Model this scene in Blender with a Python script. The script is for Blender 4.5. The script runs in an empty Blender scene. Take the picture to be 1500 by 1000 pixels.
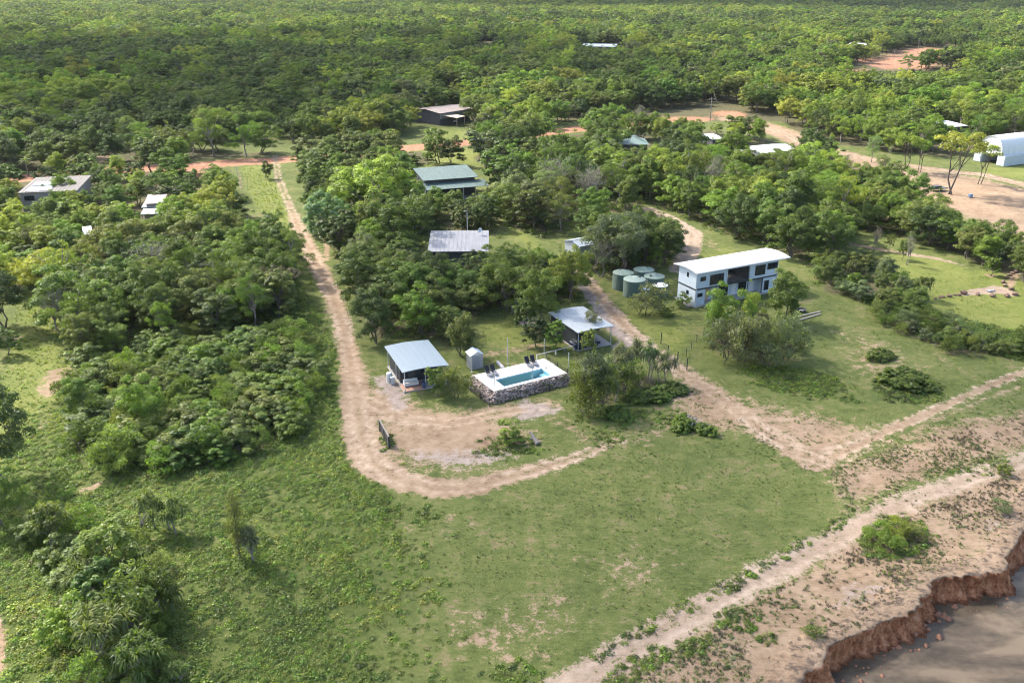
import bpy, bmesh, math, random
import numpy as np
from mathutils import Vector, Matrix
random.seed(7); RNG = np.random.default_rng(7)
SC = bpy.context.scene; COL = SC.collection
R = math.radians
# ------------------------------------------------------------------ camera, light, exposure
CAM_H, PITCH, FPX = 50.0, R(22.5), 1300.0
cam_d = bpy.data.cameras.new('camera'); cam = bpy.data.objects.new('camera', cam_d); COL.objects.link(cam)
cam_d.sensor_width = 36; cam_d.lens = 36 * FPX / 1500; cam_d.clip_start = 0.5; cam_d.clip_end = 30000
cam.location = (0, 0, CAM_H); cam.rotation_euler = (R(90) - PITCH, 0, 0)
SC.camera = cam
SUN_EL, SUN_AZ = R(44), math.atan2(-.80, .60)          # azimuth clockwise from +Y
SDIR = Vector((math.sin(SUN_AZ) * math.cos(SUN_EL), math.cos(SUN_AZ) * math.cos(SUN_EL), math.sin(SUN_EL)))
world = bpy.data.worlds.new('World'); SC.world = world; world.use_nodes = True
nt = world.node_tree; nt.nodes.clear()
sky = nt.nodes.new('ShaderNodeTexSky'); sky.sky_type = 'NISHITA'; sky.sun_disc = False
sky.sun_elevation = SUN_EL; sky.sun_rotation = SUN_AZ % (2 * math.pi); sky.dust_density = 3.0; sky.air_density = 1.0
bg = nt.nodes.new('ShaderNodeBackground'); bg.inputs['Strength'].default_value = 0.15
wo = nt.nodes.new('ShaderNodeOutputWorld')
nt.links.new(sky.outputs[0], bg.inputs[0]); nt.links.new(bg.outputs[0], wo.inputs[0])
sun_d = bpy.data.lights.new('sun', 'SUN'); sun_d.energy = 3.4; sun_d.angle = R(2.0); sun_d.color = (1, .95, .86)
sun = bpy.data.objects.new('sun', sun_d); COL.objects.link(sun)
sun.rotation_euler = (-SDIR).to_track_quat('-Z', 'Y').to_euler(); sun.location = (0, 0, 300)
SC.view_settings.view_transform = 'Standard'; SC.view_settings.look = 'None'
SC.view_settings.exposure = 1.88; SC.view_settings.gamma = 1; SC.view_settings.use_curve_mapping = False
SC.render.engine = 'CYCLES'; SC.cycles.use_denoising = True; SC.cycles.filter_width = 1.1; SC.cycles.sample_clamp_indirect = 4.0
SC.cycles.max_bounces = 8; SC.cycles.diffuse_bounces = 5; SC.cycles.glossy_bounces = 2; SC.cycles.transmission_bounces = 4
SC.cycles.transparent_max_bounces = 24

# ------------------------------------------------------------------ photo pixel -> place on the ground
cP, sP = math.cos(PITCH), math.sin(PITCH)
def G(px, py, z=0.0):
    u = (px - 750) / FPX; v = (500 - py) / FPX
    dy = cP + v * sP; dz = -sP + v * cP
    t = (z - CAM_H) / dz
    return (u * t, dy * t)
def proj(x, y, z):
    zc = y * cP - (z - CAM_H) * sP; up = y * sP + (z - CAM_H) * cP
    return 750 + FPX * x / zc, 500 - FPX * up / zc
def GP(pts, z=0.0): return np.array([G(a, b, z) for a, b in pts])
def ppm(x, y, z=0.0): return FPX / (y * cP + (CAM_H - z) * sP)
def hgt(bx, by, ty):
    x, y = G(bx, by); lo, hi = 0., 60.
    for _ in range(50):
        m = (lo + hi) / 2
        if proj(x, y, m)[1] > ty: lo = m
        else: hi = m
    return lo

# ------------------------------------------------------------------ value noise in numpy
_T = np.random.default_rng(3).random((256, 256))
def vnoise(x, y, s):
    x = np.asarray(x, float) * s + 1000.3; y = np.asarray(y, float) * s + 1000.7
    i = np.floor(x).astype(int); j = np.floor(y).astype(int); f = x - i; g = y - j
    f = f * f * (3 - 2 * f); g = g * g * (3 - 2 * g)
    a = _T[i % 256, j % 256]; b = _T[(i + 1) % 256, j % 256]; c = _T[i % 256, (j + 1) % 256]; d = _T[(i + 1) % 256, (j + 1) % 256]
    return (a * (1 - f) + b * f) * (1 - g) + (c * (1 - f) + d * f) * g
def fbm(x, y, s): return .55 * vnoise(x, y, s) + .3 * vnoise(x, y, s * 2.1) + .15 * vnoise(x, y, s * 4.3)
def seg_dist(X, Y, P, W=None):
    """distance to polyline (minus interpolated half width)"""
    best = np.full(X.shape, 1e9)
    for k in range(len(P) - 1):
        ax, ay = P[k]; bx, by = P[k + 1]; dx, dy = bx - ax, by - ay
        L2 = dx * dx + dy * dy + 1e-9
        t = np.clip(((X - ax) * dx + (Y - ay) * dy) / L2, 0, 1)
        d = np.hypot(X - ax - t * dx, Y - ay - t * dy)
        if W is not None: d = d - (W[k] + (W[k + 1] - W[k]) * t)
        best = np.minimum(best, d)
    return best
def inside(X, Y, P):
    r = np.zeros(X.shape, bool); n = len(P)
    for k in range(n):
        x1, y1 = P[k]; x2, y2 = P[(k + 1) % n]
        if y1 == y2: continue
        c = ((y1 > Y) != (y2 > Y)) & (X < (x2 - x1) * (Y - y1) / (y2 - y1) + x1)
        r ^= c
    return r
def poly_sd(X, Y, P):
    d = seg_dist(X, Y, np.vstack([P, P[:1]]))
    return np.where(inside(X, Y, P), -d, d)

# ------------------------------------------------------------------ materials
MATS = {}
def new_mat(name):
    m = bpy.data.materials.new(name); m.use_nodes = True; m.node_tree.nodes.clear(); return m
class NB:
    def __init__(s, m): s.t = m.node_tree
    def n(s, ty, **kw):
        o = s.t.nodes.new(ty)
        for k, v in kw.items(): setattr(o, k, v)
        return o
    def l(s, a, b): s.t.links.new(a, b)
    def put(s, sock, v):
        if isinstance(v, bpy.types.NodeSocket): s.l(v, sock)
        elif v is not None: sock.default_value = v
    def math(s, op, a, b=None, c=None, clamp=False):
        o = s.n('ShaderNodeMath', operation=op); o.use_clamp = clamp
        s.put(o.inputs[0], a)
        if b is not None: s.put(o.inputs[1], b)
        if c is not None: s.put(o.inputs[2], c)
        return o.outputs[0]
    def noise(s, vec, scale, detail=3, rough=.55, dist=0.0):
        o = s.n('ShaderNodeTexNoise'); s.put(o.inputs['Vector'], vec)
        o.inputs['Scale'].default_value = scale; o.inputs['Detail'].default_value = detail
        o.inputs['Roughness'].default_value = rough; o.inputs['Distortion'].default_value = dist
        return o.outputs['Fac']
    def ramp(s, f, stops, interp='LINEAR'):
        o = s.n('ShaderNodeValToRGB'); e = o.color_ramp; e.interpolation = interp
        while len(e.elements) < len(stops): e.elements.new(0.5)
        for el, (p, c) in zip(e.elements, stops):
            el.position = p; el.color = (*c, 1) if len(c) == 3 else c
        s.put(o.inputs[0], f); return o.outputs[0]
    def mix(s, f, a, b, blend='MIX'):
        o = s.n('ShaderNodeMix', data_type='RGBA', blend_type=blend); o.clamp_factor = True
        s.put(o.inputs[0], f)
        for k, v in ((6, a), (7, b)):
            if isinstance(v, tuple): v = (*v, 1) if len(v) == 3 else v
            s.put(o.inputs[k], v)
        return o.outputs[2]
    def sstep(s, v, a, b):
        o = s.n('ShaderNodeMapRange', interpolation_type='SMOOTHSTEP'); s.put(o.inputs[0], v)
        o.inputs[1].default_value = a; o.inputs[2].default_value = b
        return o.outputs[0]
    def attr(s, name, ty='GEOMETRY'):
        o = s.n('ShaderNodeAttribute', attribute_name=name, attribute_type=ty); return o
    def out(s, sh):
        o = s.n('ShaderNodeOutputMaterial'); s.l(sh, o.inputs[0])
    def principled(s, col, rough=.8, metal=0.0, bump=None, bstr=.3, bdist=.05, spec=.4):
        o = s.n('ShaderNodeBsdfPrincipled'); s.put(o.inputs['Base Color'], (*col, 1) if isinstance(col, tuple) else col)
        s.put(o.inputs['Roughness'], rough); s.put(o.inputs['Metallic'], metal); s.put(o.inputs['Specular IOR Level'], spec)
        if bump is not None:
            b = s.n('ShaderNodeBump'); b.inputs['Strength'].default_value = bstr; b.inputs['Distance'].default_value = bdist
            s.l(bump, b.inputs['Height']); s.l(b.outputs[0], o.inputs['Normal'])
        return o.outputs[0]
def M(name, col=(.5, .5, .5), rough=.7, metal=0., var=.18, scale=1.5, dirt=None, bump=.15, streak=None, spec=.4):
    """painted / metal / concrete surface with grain, blotches and optional dirt colour"""
    if name in MATS: return MATS[name]
    m = new_mat(name); b = NB(m)
    tc = b.n('ShaderNodeTexCoord').outputs['Object']
    if streak:
        mp = b.n('ShaderNodeMapping'); b.l(tc, mp.inputs[0]); mp.inputs['Scale'].default_value = streak; vec = mp.outputs[0]
    else: vec = tc
    n1 = b.noise(vec, scale, 5, .65); n2 = b.noise(tc, scale * 9, 3)
    lo = tuple(c * (1 - var) for c in col); hi = tuple(min(.95, c * (1 + var)) for c in col)
    c = b.ramp(b.math('ADD', b.math('MULTIPLY', n1, .7), b.math('MULTIPLY', n2, .3)), [(.3, lo), (.7, hi)])
    if dirt: c = b.mix(b.sstep(b.noise(vec, scale * .7, 6, .7), .55, .8), c, dirt)
    b.out(b.principled(c, rough, metal, n2, bump, .02, spec)); MATS[name] = m; return m
def leaf_mat(name, inst, gloss=.02, trans=.54):
    m = new_mat(name); b = NB(m)
    if inst: base = b.attr('tint', 'INSTANCER').outputs['Color']
    else: base = b.n('ShaderNodeObjectInfo').outputs['Color']
    v = b.attr('leafv').outputs['Fac']
    g = b.ramp(v, [(0, (.62, .66, .68)), (.5, (1, 1, 1)), (1, (1.45, 1.4, 1.15))])
    c = b.mix(1.0, base, g, 'MULTIPLY')
    d = b.n('ShaderNodeBsdfDiffuse'); b.l(c, d.inputs[0])
    t = b.n('ShaderNodeBsdfTranslucent'); b.l(b.mix(1.0, c, (1.1, 1.25, .5), 'MULTIPLY'), t.inputs[0])
    mx = b.n('ShaderNodeMixShader'); mx.inputs[0].default_value = trans; b.l(d.outputs[0], mx.inputs[1]); b.l(t.outputs[0], mx.inputs[2])
    gl = b.n('ShaderNodeBsdfGlossy'); gl.inputs['Roughness'].default_value = .45; gl.inputs[0].default_value = (.8, .85, .8, 1)
    m2 = b.n('ShaderNodeMixShader'); m2.inputs[0].default_value = gloss; b.l(mx.outputs[0], m2.inputs[1]); b.l(gl.outputs[0], m2.inputs[2])
    b.out(m2.outputs[0]); return m
LEAF = leaf_mat('leaf', False); LEAF_I = leaf_mat('leaf_massed', True)
BARK = M('bark', (.11, .09, .07), .95, var=.4, scale=3, bump=.6)
BARK_PALE = M('pale_bark', (.19, .165, .135), .9, var=.35, scale=2, bump=.5)
BARK_DARK = M('dark_bark', (.07, .055, .045), .95, var=.4, scale=3, bump=.6)

# ------------------------------------------------------------------ mesh helpers
def mesh_np(name, V, faces_n, idx, mats, midx=None, leafv=None, smooth=False):
    me = bpy.data.meshes.new(name)
    V = np.asarray(V, np.float32); idx = np.asarray(idx, np.int32); faces_n = np.asarray(faces_n, np.int32)
    me.vertices.add(len(V)); me.vertices.foreach_set('co', V.ravel())
    me.loops.add(len(idx)); me.loops.foreach_set('vertex_index', idx)
    me.polygons.add(len(faces_n)); st = np.zeros(len(faces_n), np.int32); st[1:] = np.cumsum(faces_n)[:-1]
    me.polygons.foreach_set('loop_start', st)
    for m in mats: me.materials.append(m)
    if midx is not None: me.polygons.foreach_set('material_index', np.asarray(midx, np.int32))
    if leafv is not None:
        a = me.attributes.new('leafv', 'FLOAT', 'FACE'); a.data.foreach_set('value', np.asarray(leafv, np.float32))
    if smooth: me.polygons.foreach_set('use_smooth', np.ones(len(faces_n), bool))
    me.update(calc_edges=True); me.validate(); return me
class MB:
    """collects boxes, bars, tubes, slabs; build() links them as ONE mesh object"""
    def __init__(s): s.V = []; s.Fc = []
    def add(s, vs, fs):
        o = len(s.V); s.V += [tuple(v) for v in vs]; s.Fc += [tuple(i + o for i in f) for f in fs]; return s
    def box(s, x0, x1, y0, y1, z0, z1):
        return s.add([(x0, y0, z0), (x1, y0, z0), (x1, y1, z0), (x0, y1, z0), (x0, y0, z1), (x1, y0, z1), (x1, y1, z1), (x0, y1, z1)],
                     [(3, 2, 1, 0), (4, 5, 6, 7), (0, 1, 5, 4), (1, 2, 6, 5), (2, 3, 7, 6), (3, 0, 4, 7)])
    def slab(s, top, th):
        """a quad (list of 3d corners, ccw from above) thickened downwards"""
        bt = [(x, y, z - th) for x, y, z in top]; n = len(top)
        return s.add(list(top) + bt, [tuple(range(n)), tuple(range(2 * n - 1, n - 1, -1))] + [(i, i + n, (i + 1) % n + n, (i + 1) % n) for i in range(n)])
    def tube(s, pts, rad, n=6, cap=True):
        pts = [Vector(p) for p in pts]; rad = rad if isinstance(rad, (list, tuple)) else [rad] * len(pts); rings = []
        vs = []
        for k, p in enumerate(pts):
            t = (pts[min(k + 1, len(pts) - 1)] - pts[max(k - 1, 0)])
            t = t.normalized() if t.length > 1e-6 else Vector((0, 0, 1))
            a = t.orthogonal().normalized(); c = t.cross(a)
            if abs(t.z) > .9: a = Vector((1, 0, 0)); a = (a - t * a.dot(t)).normalized(); c = t.cross(a)
            for i in range(n):
                q = 2 * math.pi * i / n; vs.append(p + (a * math.cos(q) + c * math.sin(q)) * rad[k])
        fs = []
        for k in range(len(pts) - 1):
            for i in range(n):
                j = (i + 1) % n; fs.append((k * n + i, k * n + j, k * n + n + j, k * n + n + i))
        if cap: fs += [tuple(range(n - 1, -1, -1)), tuple(range((len(pts) - 1) * n, len(pts) * n))]
        return s.add(vs, fs)
    def lathe(s, prof, cx=0, cy=0, n=28, cap=True):
        vs = []; m = len(prof)
        for r, z in prof:
            for i in range(n):
                q = 2 * math.pi * i / n; vs.append((cx + r * math.cos(q), cy + r * math.sin(q), z))
        fs = [(k * n + i, k * n + (i + 1) % n, k * n + n + (i + 1) % n, k * n + n + i) for k in range(m - 1) for i in range(n)]
        if cap: fs += [tuple(range(n - 1, -1, -1)), tuple(range((m - 1) * n, m * n))]
        return s.add(vs, fs)
    def build(s, name, mat, parent=None, loc=None, smooth=False, bevel=0.0):
        me = bpy.data.meshes.new(name); me.from_pydata(s.V, [], s.Fc); me.materials.append(mat); me.update()
        o = bpy.data.objects.new(name, me); COL.objects.link(o)
        if parent: o.parent = parent
        if loc: o.location = loc
        if bevel:
            md = o.modifiers.new('bevel', 'BEVEL'); md.width = bevel; md.segments = 2; md.limit_method = 'ANGLE'
        if smooth:
            me.polygons.foreach_set('use_smooth', [True] * len(me.polygons)); me.update()
            try: me.set_sharp_from_angle(angle=R(35))
            except Exception: pass
        return o
def tag(o, label=None, cat=None, group=None, kind=None):
    if label: o['label'] = label
    if cat: o['category'] = cat
    if group: o['group'] = group
    if kind: o['kind'] = kind
    return o
def thing(name, label, cat, loc=(0, 0, 0), rz=0., group=None):
    o = bpy.data.objects.new(name, None); COL.objects.link(o); o.location = loc; o.rotation_euler = (0, 0, rz)
    o.empty_display_size = .3
    return tag(o, label, cat, group)
def kids(o): return [c for c in bpy.data.objects if c.parent == o]
def copy_tree(o, children, loc, rz, label):
    r = o.copy(); COL.objects.link(r); r.location = loc; r.rotation_euler = (0, 0, rz); r['label'] = label
    for ch, subs in children:
        c = ch.copy(); COL.objects.link(c); c.parent = r
        for g in subs:
            d = g.copy(); COL.objects.link(d); d.parent = c
    return r

# ------------------------------------------------------------------ where things lie (pixel traces laid on the ground)
CLIFF = GP([(900, 1300), (1010, 1160), (1100, 1075), (1150, 1020), (1177, 984), (1196, 966), (1220, 952), (1245, 941), (1267, 932), (1282, 922), (1300, 909), (1318, 899), (1337, 889),
            (1349, 876), (1362, 864), (1380, 853), (1401, 846), (1428, 840), (1452, 838), (1470, 830), (1485, 819), (1498, 802), (1510, 776), (1524, 742), (1546, 706), (1580, 655), (1680, 610), (1900, 545), (2300, 470)])
RIVER_POLY = np.vstack([CLIFF, [(9500., CLIFF[-1][1] + 200.), (9500., -900.), (CLIFF[0][0], -900.)]])
def cliff_sd(X, Y):
    """positive on the river side"""
    X = np.asarray(X, float); Y = np.asarray(Y, float); d = seg_dist(X, Y, RIVER_POLY[:-1])
    return np.where(inside(X, Y, RIVER_POLY), d, -d)
TRACKS = [  # (channel, points, half widths, feather, strength)
    ('gravel', [(1195, 975), (1240, 925), (1285, 900), (1318, 880), (1345, 860)], [.5, .9, 1.3, 1.2, .6], 2.2, .8), ('gravel', [(1235, 880), (1262, 868), (1290, 862)], [.8, 1.2, .8], 2.5, .72), ('gravel', [(1450, 770), (1480, 752), (1492, 735)], [.5, .8, .6], 1.8, .7),
    ('soil', [(403, 228), (408, 262), (424, 300), (440, 340), (463, 385), (487, 430), (503, 480), (514, 530), (522, 580), (530, 640), (548, 678), (585, 703), (640, 714), (690, 712), (740, 699), (800, 683), (850, 667), (905, 645)],
     [.7, .8, .8, 1.6, 1.7, 1.5, 1.4, 1.6, 2.1, 2.3, 2.2, 2.0, 2.0, 1.9, 1.5, 1.3, 1.0, .6], 1.2, 1.),
    ('soil', [(535, 585), (590, 612), (660, 620), (730, 604), (800, 594)], [1.6, 2.4, 2.0, 1.9, 1.8], 2.0, .95),
    ('soil', [(815, 615), (870, 648), (940, 645), (1010, 600), (1060, 610)], [.8, 1.0, .9, .6, .8], 3.5, .75),
    ('soil', [(990, 600), (930, 592), (900, 575)], [.8, .6, .3], 2.5, .7),
    ('gravel', [(770, 592), (800, 600), (760, 612)], [1.2, 1.6, .6], 1.6, .95),
    ('gravel', [(558, 555), (580, 575), (585, 595)], [1.2, 1.6, 1.0], 1.6, .9),
    ('gravel', [(620, 668), (680, 672), (735, 668)], [1.3, 1.9, 1.1], 3.0, .85),
    ('pale', [(950, 306), (985, 322), (1013, 342), (1010, 370), (992, 396)], [1.6, 1.8, 2.2, 2.1, 1.6], 1., 1.),
    ('soil', [(850, 398), (868, 420), (888, 447), (912, 474), (938, 495)], [1.3, 1.3, 1.4, 1.5, 1.3], 1., .95),
    ('gravel', [(846, 408), (862, 432), (882, 462), (905, 487), (925, 500), (905, 508)], [.8, .7, .9, 1.1, 1.2, 1.0], .8, .95),
    ('soil', [(925, 495), (955, 510), (1000, 545), (1040, 572), (1080, 600), (1110, 625), (1150, 652), (1200, 676)], [1.2, 1.3, 1.6, 1.7, 1.9, 1.9, 1.9, 1.8], 1.8, 1.),
    ('soil', [(860, 405), (880, 430), (900, 442)], [1.3, 1.0, .5], 2, .6),
    ('soil', [(1540, 528), (1440, 568), (1380, 596), (1300, 630), (1240, 658), (1190, 682)], [.9, .7, .8, .9, 1.1, 1.4], 1.1, .95),
    ('soil', [(1540, 548), (1440, 586), (1390, 606), (1300, 648), (1250, 668), (1200, 688)], [.4, .4, .4, .4, .5, .5], .9, .75),
    ('pale', [(1600, 628), (1530, 660), (1480, 681), (1420, 701), (1350, 724), (1290, 753), (1230, 787), (1160, 822), (1090, 855), (1010, 904), (930, 950), (850, 997), (700, 1090)],
     [1.2, 1.2, 1.2, 1.3, 1.3, 1.4, 1.5, 1.55, 1.5, 1.6, 1.6, 1.6, 1.6], 1.3, 1.),
    ('soil', [(590, 640), (575, 665)], [1.2, .8], 1.5, .9),
    ('soil', [(590, 765), (600, 775)], [.3, .4], 1.2, .8), ('soil', [(655, 760), (665, 758)], [.5, .4], 1.0, .8),
    ('soil', [(640, 783), (690, 768)], [.15, .15], .9, .7),
    ('soil', [(700, 930), (745, 962), (800, 965)], [.9, .5, .5], 2.2, .8),
    ('soil', [(780, 890), (830, 880)], [.8, .8], 2.4, .72), ('soil', [(850, 820), (900, 830), (960, 840)], [.5, .7, .8], 3., .62),
    ('soil', [(680, 470), (700, 445), (660, 440)], [1.2, 1.5, 1.4], 2.5, .75), ('soil', [(705, 520), (760, 512), (790, 505)], [1, 1., .8], 2, .75),
    ('red', [(835, 500), (848, 503)], [.9, 1.], .8, 1.),
    ('gravel', [(775, 468), (765, 472)], [1.4, 1.], 1., .9),
    ('soil', [(1225, 485), (1260, 500), (1290, 515)], [.9, .9, .5], 3., .7), ('soil', [(1370, 520), (1400, 540)], [.6, .6], 2, .7),
    ('soil', [(1150, 480), (1175, 500)], [.4, .8], 2, .62), ('soil', [(1010, 350), (1050, 365), (1040, 352)], [.4, .8, .6], 2, .7),
    ('pale', [(1330, 372), (1370, 378), (1410, 388)], [1., 1., .5], 1.0, .9), ('soil', [(1235, 355), (1290, 365), (1330, 372)], [1., .9, .9], 1.4, .9),
    ('pale', [(1412, 431), (1440, 426), (1465, 424), (1478, 430)], [.8, 1.5, 1.9, 1.2], .7, 1.), ('soil', [(1478, 418), (1488, 400)], [.7, .6], .8, .9),
    ('soil', [(1450, 404), (1456, 404)], [.9, .6], .6, .9),
    ('soil', [(70, 575), (85, 545)], [1.2, 1.6], 1.6, .85), ('soil', [(70, 600), (60, 625)], [.8, .6], 2.5, .7), ('soil', [(20, 497), (28, 494)], [.6, .5], .7, .8),
    ('soil', [(95, 485), (104, 488)], [.4, .3], .7, .8), ('soil', [(128, 715), (140, 712)], [.7, .7], 1., .8),
    ('soil', [(-6, 990), (2, 940), (-4, 900)], [.5, .5, .4], .5, 1.), ('soil', [(55, 900), (75, 905)], [.3, .4], 1., .8),
    ('red', [(-300, 300), (-100, 278), (0, 264), (120, 252), (270, 244), (330, 239), (400, 235), (500, 226), (600, 217), (700, 207), (800, 195), (900, 182), (1030, 173), (1075, 168)], [5] * 14, 2.5, 1.),
    ('red', [(285, 240), (283, 262), (290, 262)], [2.5, 2.5, 1.5], 2., .9),
    ('soil', [(180, 203), (166, 218), (140, 240)], [1.6, 1.6, 1.6], 1.5, 1.),
    ('soil', [(1050, 171), (1110, 182), (1150, 196), (1180, 212), (1240, 226)], [4, 6, 6, 4.5, 4], 2.5, 1.),
    ('red', [(1240, 236), (1290, 255), (1350, 270), (1420, 290), (1500, 318), (1560, 335)], [5, 6, 8, 11, 11, 8], 4, 1.), ('soil', [(1240, 225), (1300, 238), (1400, 252), (1440, 256), (1500, 270), (1560, 288)], [2, 2.5, 2.5, 2.5, 2.4, 2.4], 1.5, 1.),
    ('red', [(1225, 114), (1290, 99), (1330, 90), (1395, 72)], [8, 16, 20, 28], 6, 1.), ('red', [(1485, 66), (1540, 62)], [14, 14], 6, 1.), ('pale', [(1180, 245), (1240, 238)], [2, 2], 1.5, .9),
    ('soil', [(360, 335), (366, 352)], [.6, .5], .6, .9), ('soil', [(350, 252), (353, 275)], [.4, .4], .5, .7),
    ('soil', [(480, 345), (478, 380)], [.6, .6], 1, .9),
]
POLYS = [
    ('soil', [(1235, 225), (1300, 238), (1400, 255), (1440, 262), (1500, 276), (1600, 296), (1600, 372), (1500, 356), (1440, 330), (1390, 305), (1320, 288), (1250, 265)], 4, .95), ('red', [(1240, 232), (1300, 245), (1400, 262), (1500, 290), (1600, 310), (1600, 350), (1480, 335), (1390, 300), (1320, 283)], 5, .60),
    ('lush', [(-400, 1200), (-400, 690), (0, 690), (120, 690), (300, 680), (430, 640), (480, 590), (520, 650), (545, 700), (575, 740), (570, 800), (560, 900), (600, 1200)], 7., 1.),
    ('lush', [(420, 400), (478, 470), (490, 520), (500, 640), (440, 660), (470, 590), (450, 520), (430, 460)], 1.2, 1.),
    ('lush', [(20, 640), (60, 590), (120, 590), (110, 690), (20, 700)], 2, .8),
    ('fresh', [(352, 244), (393, 242), (420, 300), (434, 345), (452, 390), (470, 430), (440, 420), (425, 360), (410, 330), (372, 300)], 1.5, 1.),
    ('fresh', [(-60, 640), (0, 560), (40, 440), (60, 415), (90, 420), (105, 480), (105, 540), (80, 600), (40, 680), (-60, 720)], 2.5, 1.),
    ('fresh', [(1300, 368), (1380, 375), (1420, 395), (1500, 400), (1600, 420), (1600, 520), (1500, 490), (1440, 480), (1380, 455), (1330, 440)], 2.5, .9),
    ('fresh', [(880, 440), (930, 445), (1000, 455), (1010, 500), (990, 530), (940, 490), (900, 460)], 2.5, .8),
    ('fresh', [(700, 460), (770, 470), (800, 490), (760, 520), (700, 500)], 2.5, .7),
    ('fresh', [(640, 190), (690, 190), (700, 205), (650, 210)], 4, 1.), ('fresh', [(600, 220), (720, 215), (730, 245), (610, 245)], 4, .8),
    ('fresh', [(1440, 245), (1470, 246), (1520, 240), (1520, 265), (1440, 258)], 2, 1.), ('fresh', [(130, 262), (170, 262), (175, 285), (140, 285)], 3, .8),
    ('fresh', [(740, 340), (770, 330), (800, 360), (780, 385)], 3, .7), ('fresh', [(1000, 380), (1060, 355), (1100, 370), (1030, 395)], 3, .6),
    ('soil', [(1560, 640), (1400, 690), (1300, 725), (1240, 745), (1180, 800), (1020, 890), (900, 968), (800, 1040), (900, 1200), (1200, 1060), (1400, 910), (1600, 700)], 3.5, .70),
    ('soil', [(1560, 590), (1400, 618), (1300, 655), (1215, 690), (1245, 738), (1350, 705), (1560, 640)], 3.5, .90),
    ('soil', [(960, 560), (1010, 556), (1100, 585), (1200, 605), (1330, 635), (1230, 688), (1180, 692), (1120, 640), (1080, 636), (1040, 636), (980, 610)], 4, .72),
    ('soil', [(640, 880), (800, 860), (900, 880), (860, 960), (740, 1000), (600, 960)], 5, .44), ('soil', [(820, 790), (1000, 780), (1050, 840), (960, 900), (840, 900)], 6, .43),
    ('soil', [(1210, 470), (1330, 500), (1400, 560), (1300, 590), (1220, 540)], 5, .46),
    ('soil', [(560, 590), (720, 600), (790, 640), (720, 690), (600, 690), (550, 640)], 4, .80), ('soil', [(528, 556), (590, 578), (640, 606), (600, 625), (535, 610)], 2.5, .9), ('floor', [(618, 655), (700, 648), (745, 660), (735, 684), (650, 690), (600, 676)], 3, .0),
    ('lush', [(1095, 535), (1180, 540), (1225, 560), (1215, 580), (1160, 572), (1100, 552)], 1.5, 1.), ('lush', [(900, 560), (960, 565), (960, 590), (905, 600)], 1.5, .8),
    ('lush', [(1240, 430), (1350, 490), (1500, 530), (1560, 545), (1560, 500), (1400, 470), (1300, 420)], 2, .9),
    ('lush', [(640, 580), (690, 585), (680, 600), (640, 600)], 1., .5),
]
# areas planted with trees: (polygon of trunk feet, spacing, height range, species weights, tint weights)
ZONES = {}
def zone(name, poly, spacing, h, species, tints): ZONES[name] = (GP(poly), spacing, h, species, tints)
DARK = dict(dark=4, mid=3, olive=2, grey=1); MIDT = dict(mid=4, dark=2, olive=3, bright=1, grey=1); LIME = dict(lime=4, bright=3, mid=2, olive=1); BR = dict(bright=4, mid=3, lime=2, dark=1)
zone('tall_block', [(75, 480), (105, 440), (125, 405), (200, 380), (240, 350), (345, 350), (400, 375), (432, 410), (440, 440), (428, 475), (330, 490), (200, 520), (105, 540)], 4.9, (6.5, 9.5), dict(bare=.25, dome=4, spread=4, gum=3, broad=1), dict(mid=5, olive=3, dark=2, bright=1))
zone('low_block', [(98, 560), (140, 525), (330, 485), (430, 468), (448, 520), (470, 590), (430, 640), (330, 682), (160, 700), (112, 650)], 2.3, (2.0, 3.8), dict(shrub=4, fine_shrub=4, dome=.9, spread=.4), dict(pale=5, olive=2, mid=3, bright=2))
zone('left_garden', [(-40, 420), (-40, 330), (30, 318), (80, 330), (140, 330), (205, 335), (250, 330), (340, 300), (352, 345), (240, 352), (125, 398), (60, 410), (20, 430)], 5.2, (5, 8), dict(dome=4, spread=4, broad=2, gum=1), LIME)
zone('left_yards', [(-40, 330), (-40, 255), (30, 258), (90, 258), (165, 262), (265, 268), (345, 275), (345, 300), (260, 320), (190, 325), (120, 325), (20, 318)], 6.8, (5, 8), dict(dome=4, spread=4, broad=3, gum=1), dict(mid=4, lime=3, bright=2, dark=2))
zone('left_road_edge', [(-60, 262), (-60, 225), (30, 228), (150, 226), (140, 244), (0, 258)], 7.5, (8, 11), dict(dome=4, spread=4, gum=2, broad=2), DARK)
zone('left_road_edge_two', [(170, 242), (178, 212), (270, 215), (345, 225), (400, 222), (400, 228), (275, 236), (270, 268), (180, 262)], 7.5, (8, 10.5), dict(dome=4, spread=4, gum=2, broad=2), DARK)
zone('track_side', [(446, 262), (470, 255), (600, 240), (600, 252), (606, 285), (640, 288), (700, 284), (735, 300), (730, 350), (715, 342), (632, 340), (618, 350), (618, 382), (720, 384), (745, 430), (700, 436), (655, 425), (640, 440), (660, 500), (655, 520), (640, 500), (570, 492), (545, 510), (534, 480), (516, 428), (502, 385), (484, 368), (468, 335)], 5.2, (6, 8.5), dict(bare=.25, dome=5, spread=5, broad=3, gum=1), MIDT)
zone('roadside', [(446, 258), (440, 236), (520, 228), (620, 221), (640, 240), (600, 242), (470, 254)], 6, (6, 8.5), dict(dome=4, spread=4, broad=2, gum=1), MIDT)
zone('center_wood', [(690, 232), (712, 215), (800, 202), (900, 190), (960, 200), (960, 262), (945, 300), (880, 325), (830, 338), (800, 350), (745, 335), (738, 300), (712, 290), (728, 262)], 6.4, (8, 11), dict(bare=.25, dome=5, spread=5, gum=2, broad=2), MIDT)
zone('east_wood', [(955, 250), (1000, 235), (1080, 240), (1200, 250), (1240, 290), (1235, 340), (1225, 378), (1180, 388), (1110, 360), (1060, 345), (1015, 325), (985, 312), (950, 300)], 6.4, (8.5, 11), dict(bare=.25, dome=5, spread=5, gum=2, broad=1), BR)
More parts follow.
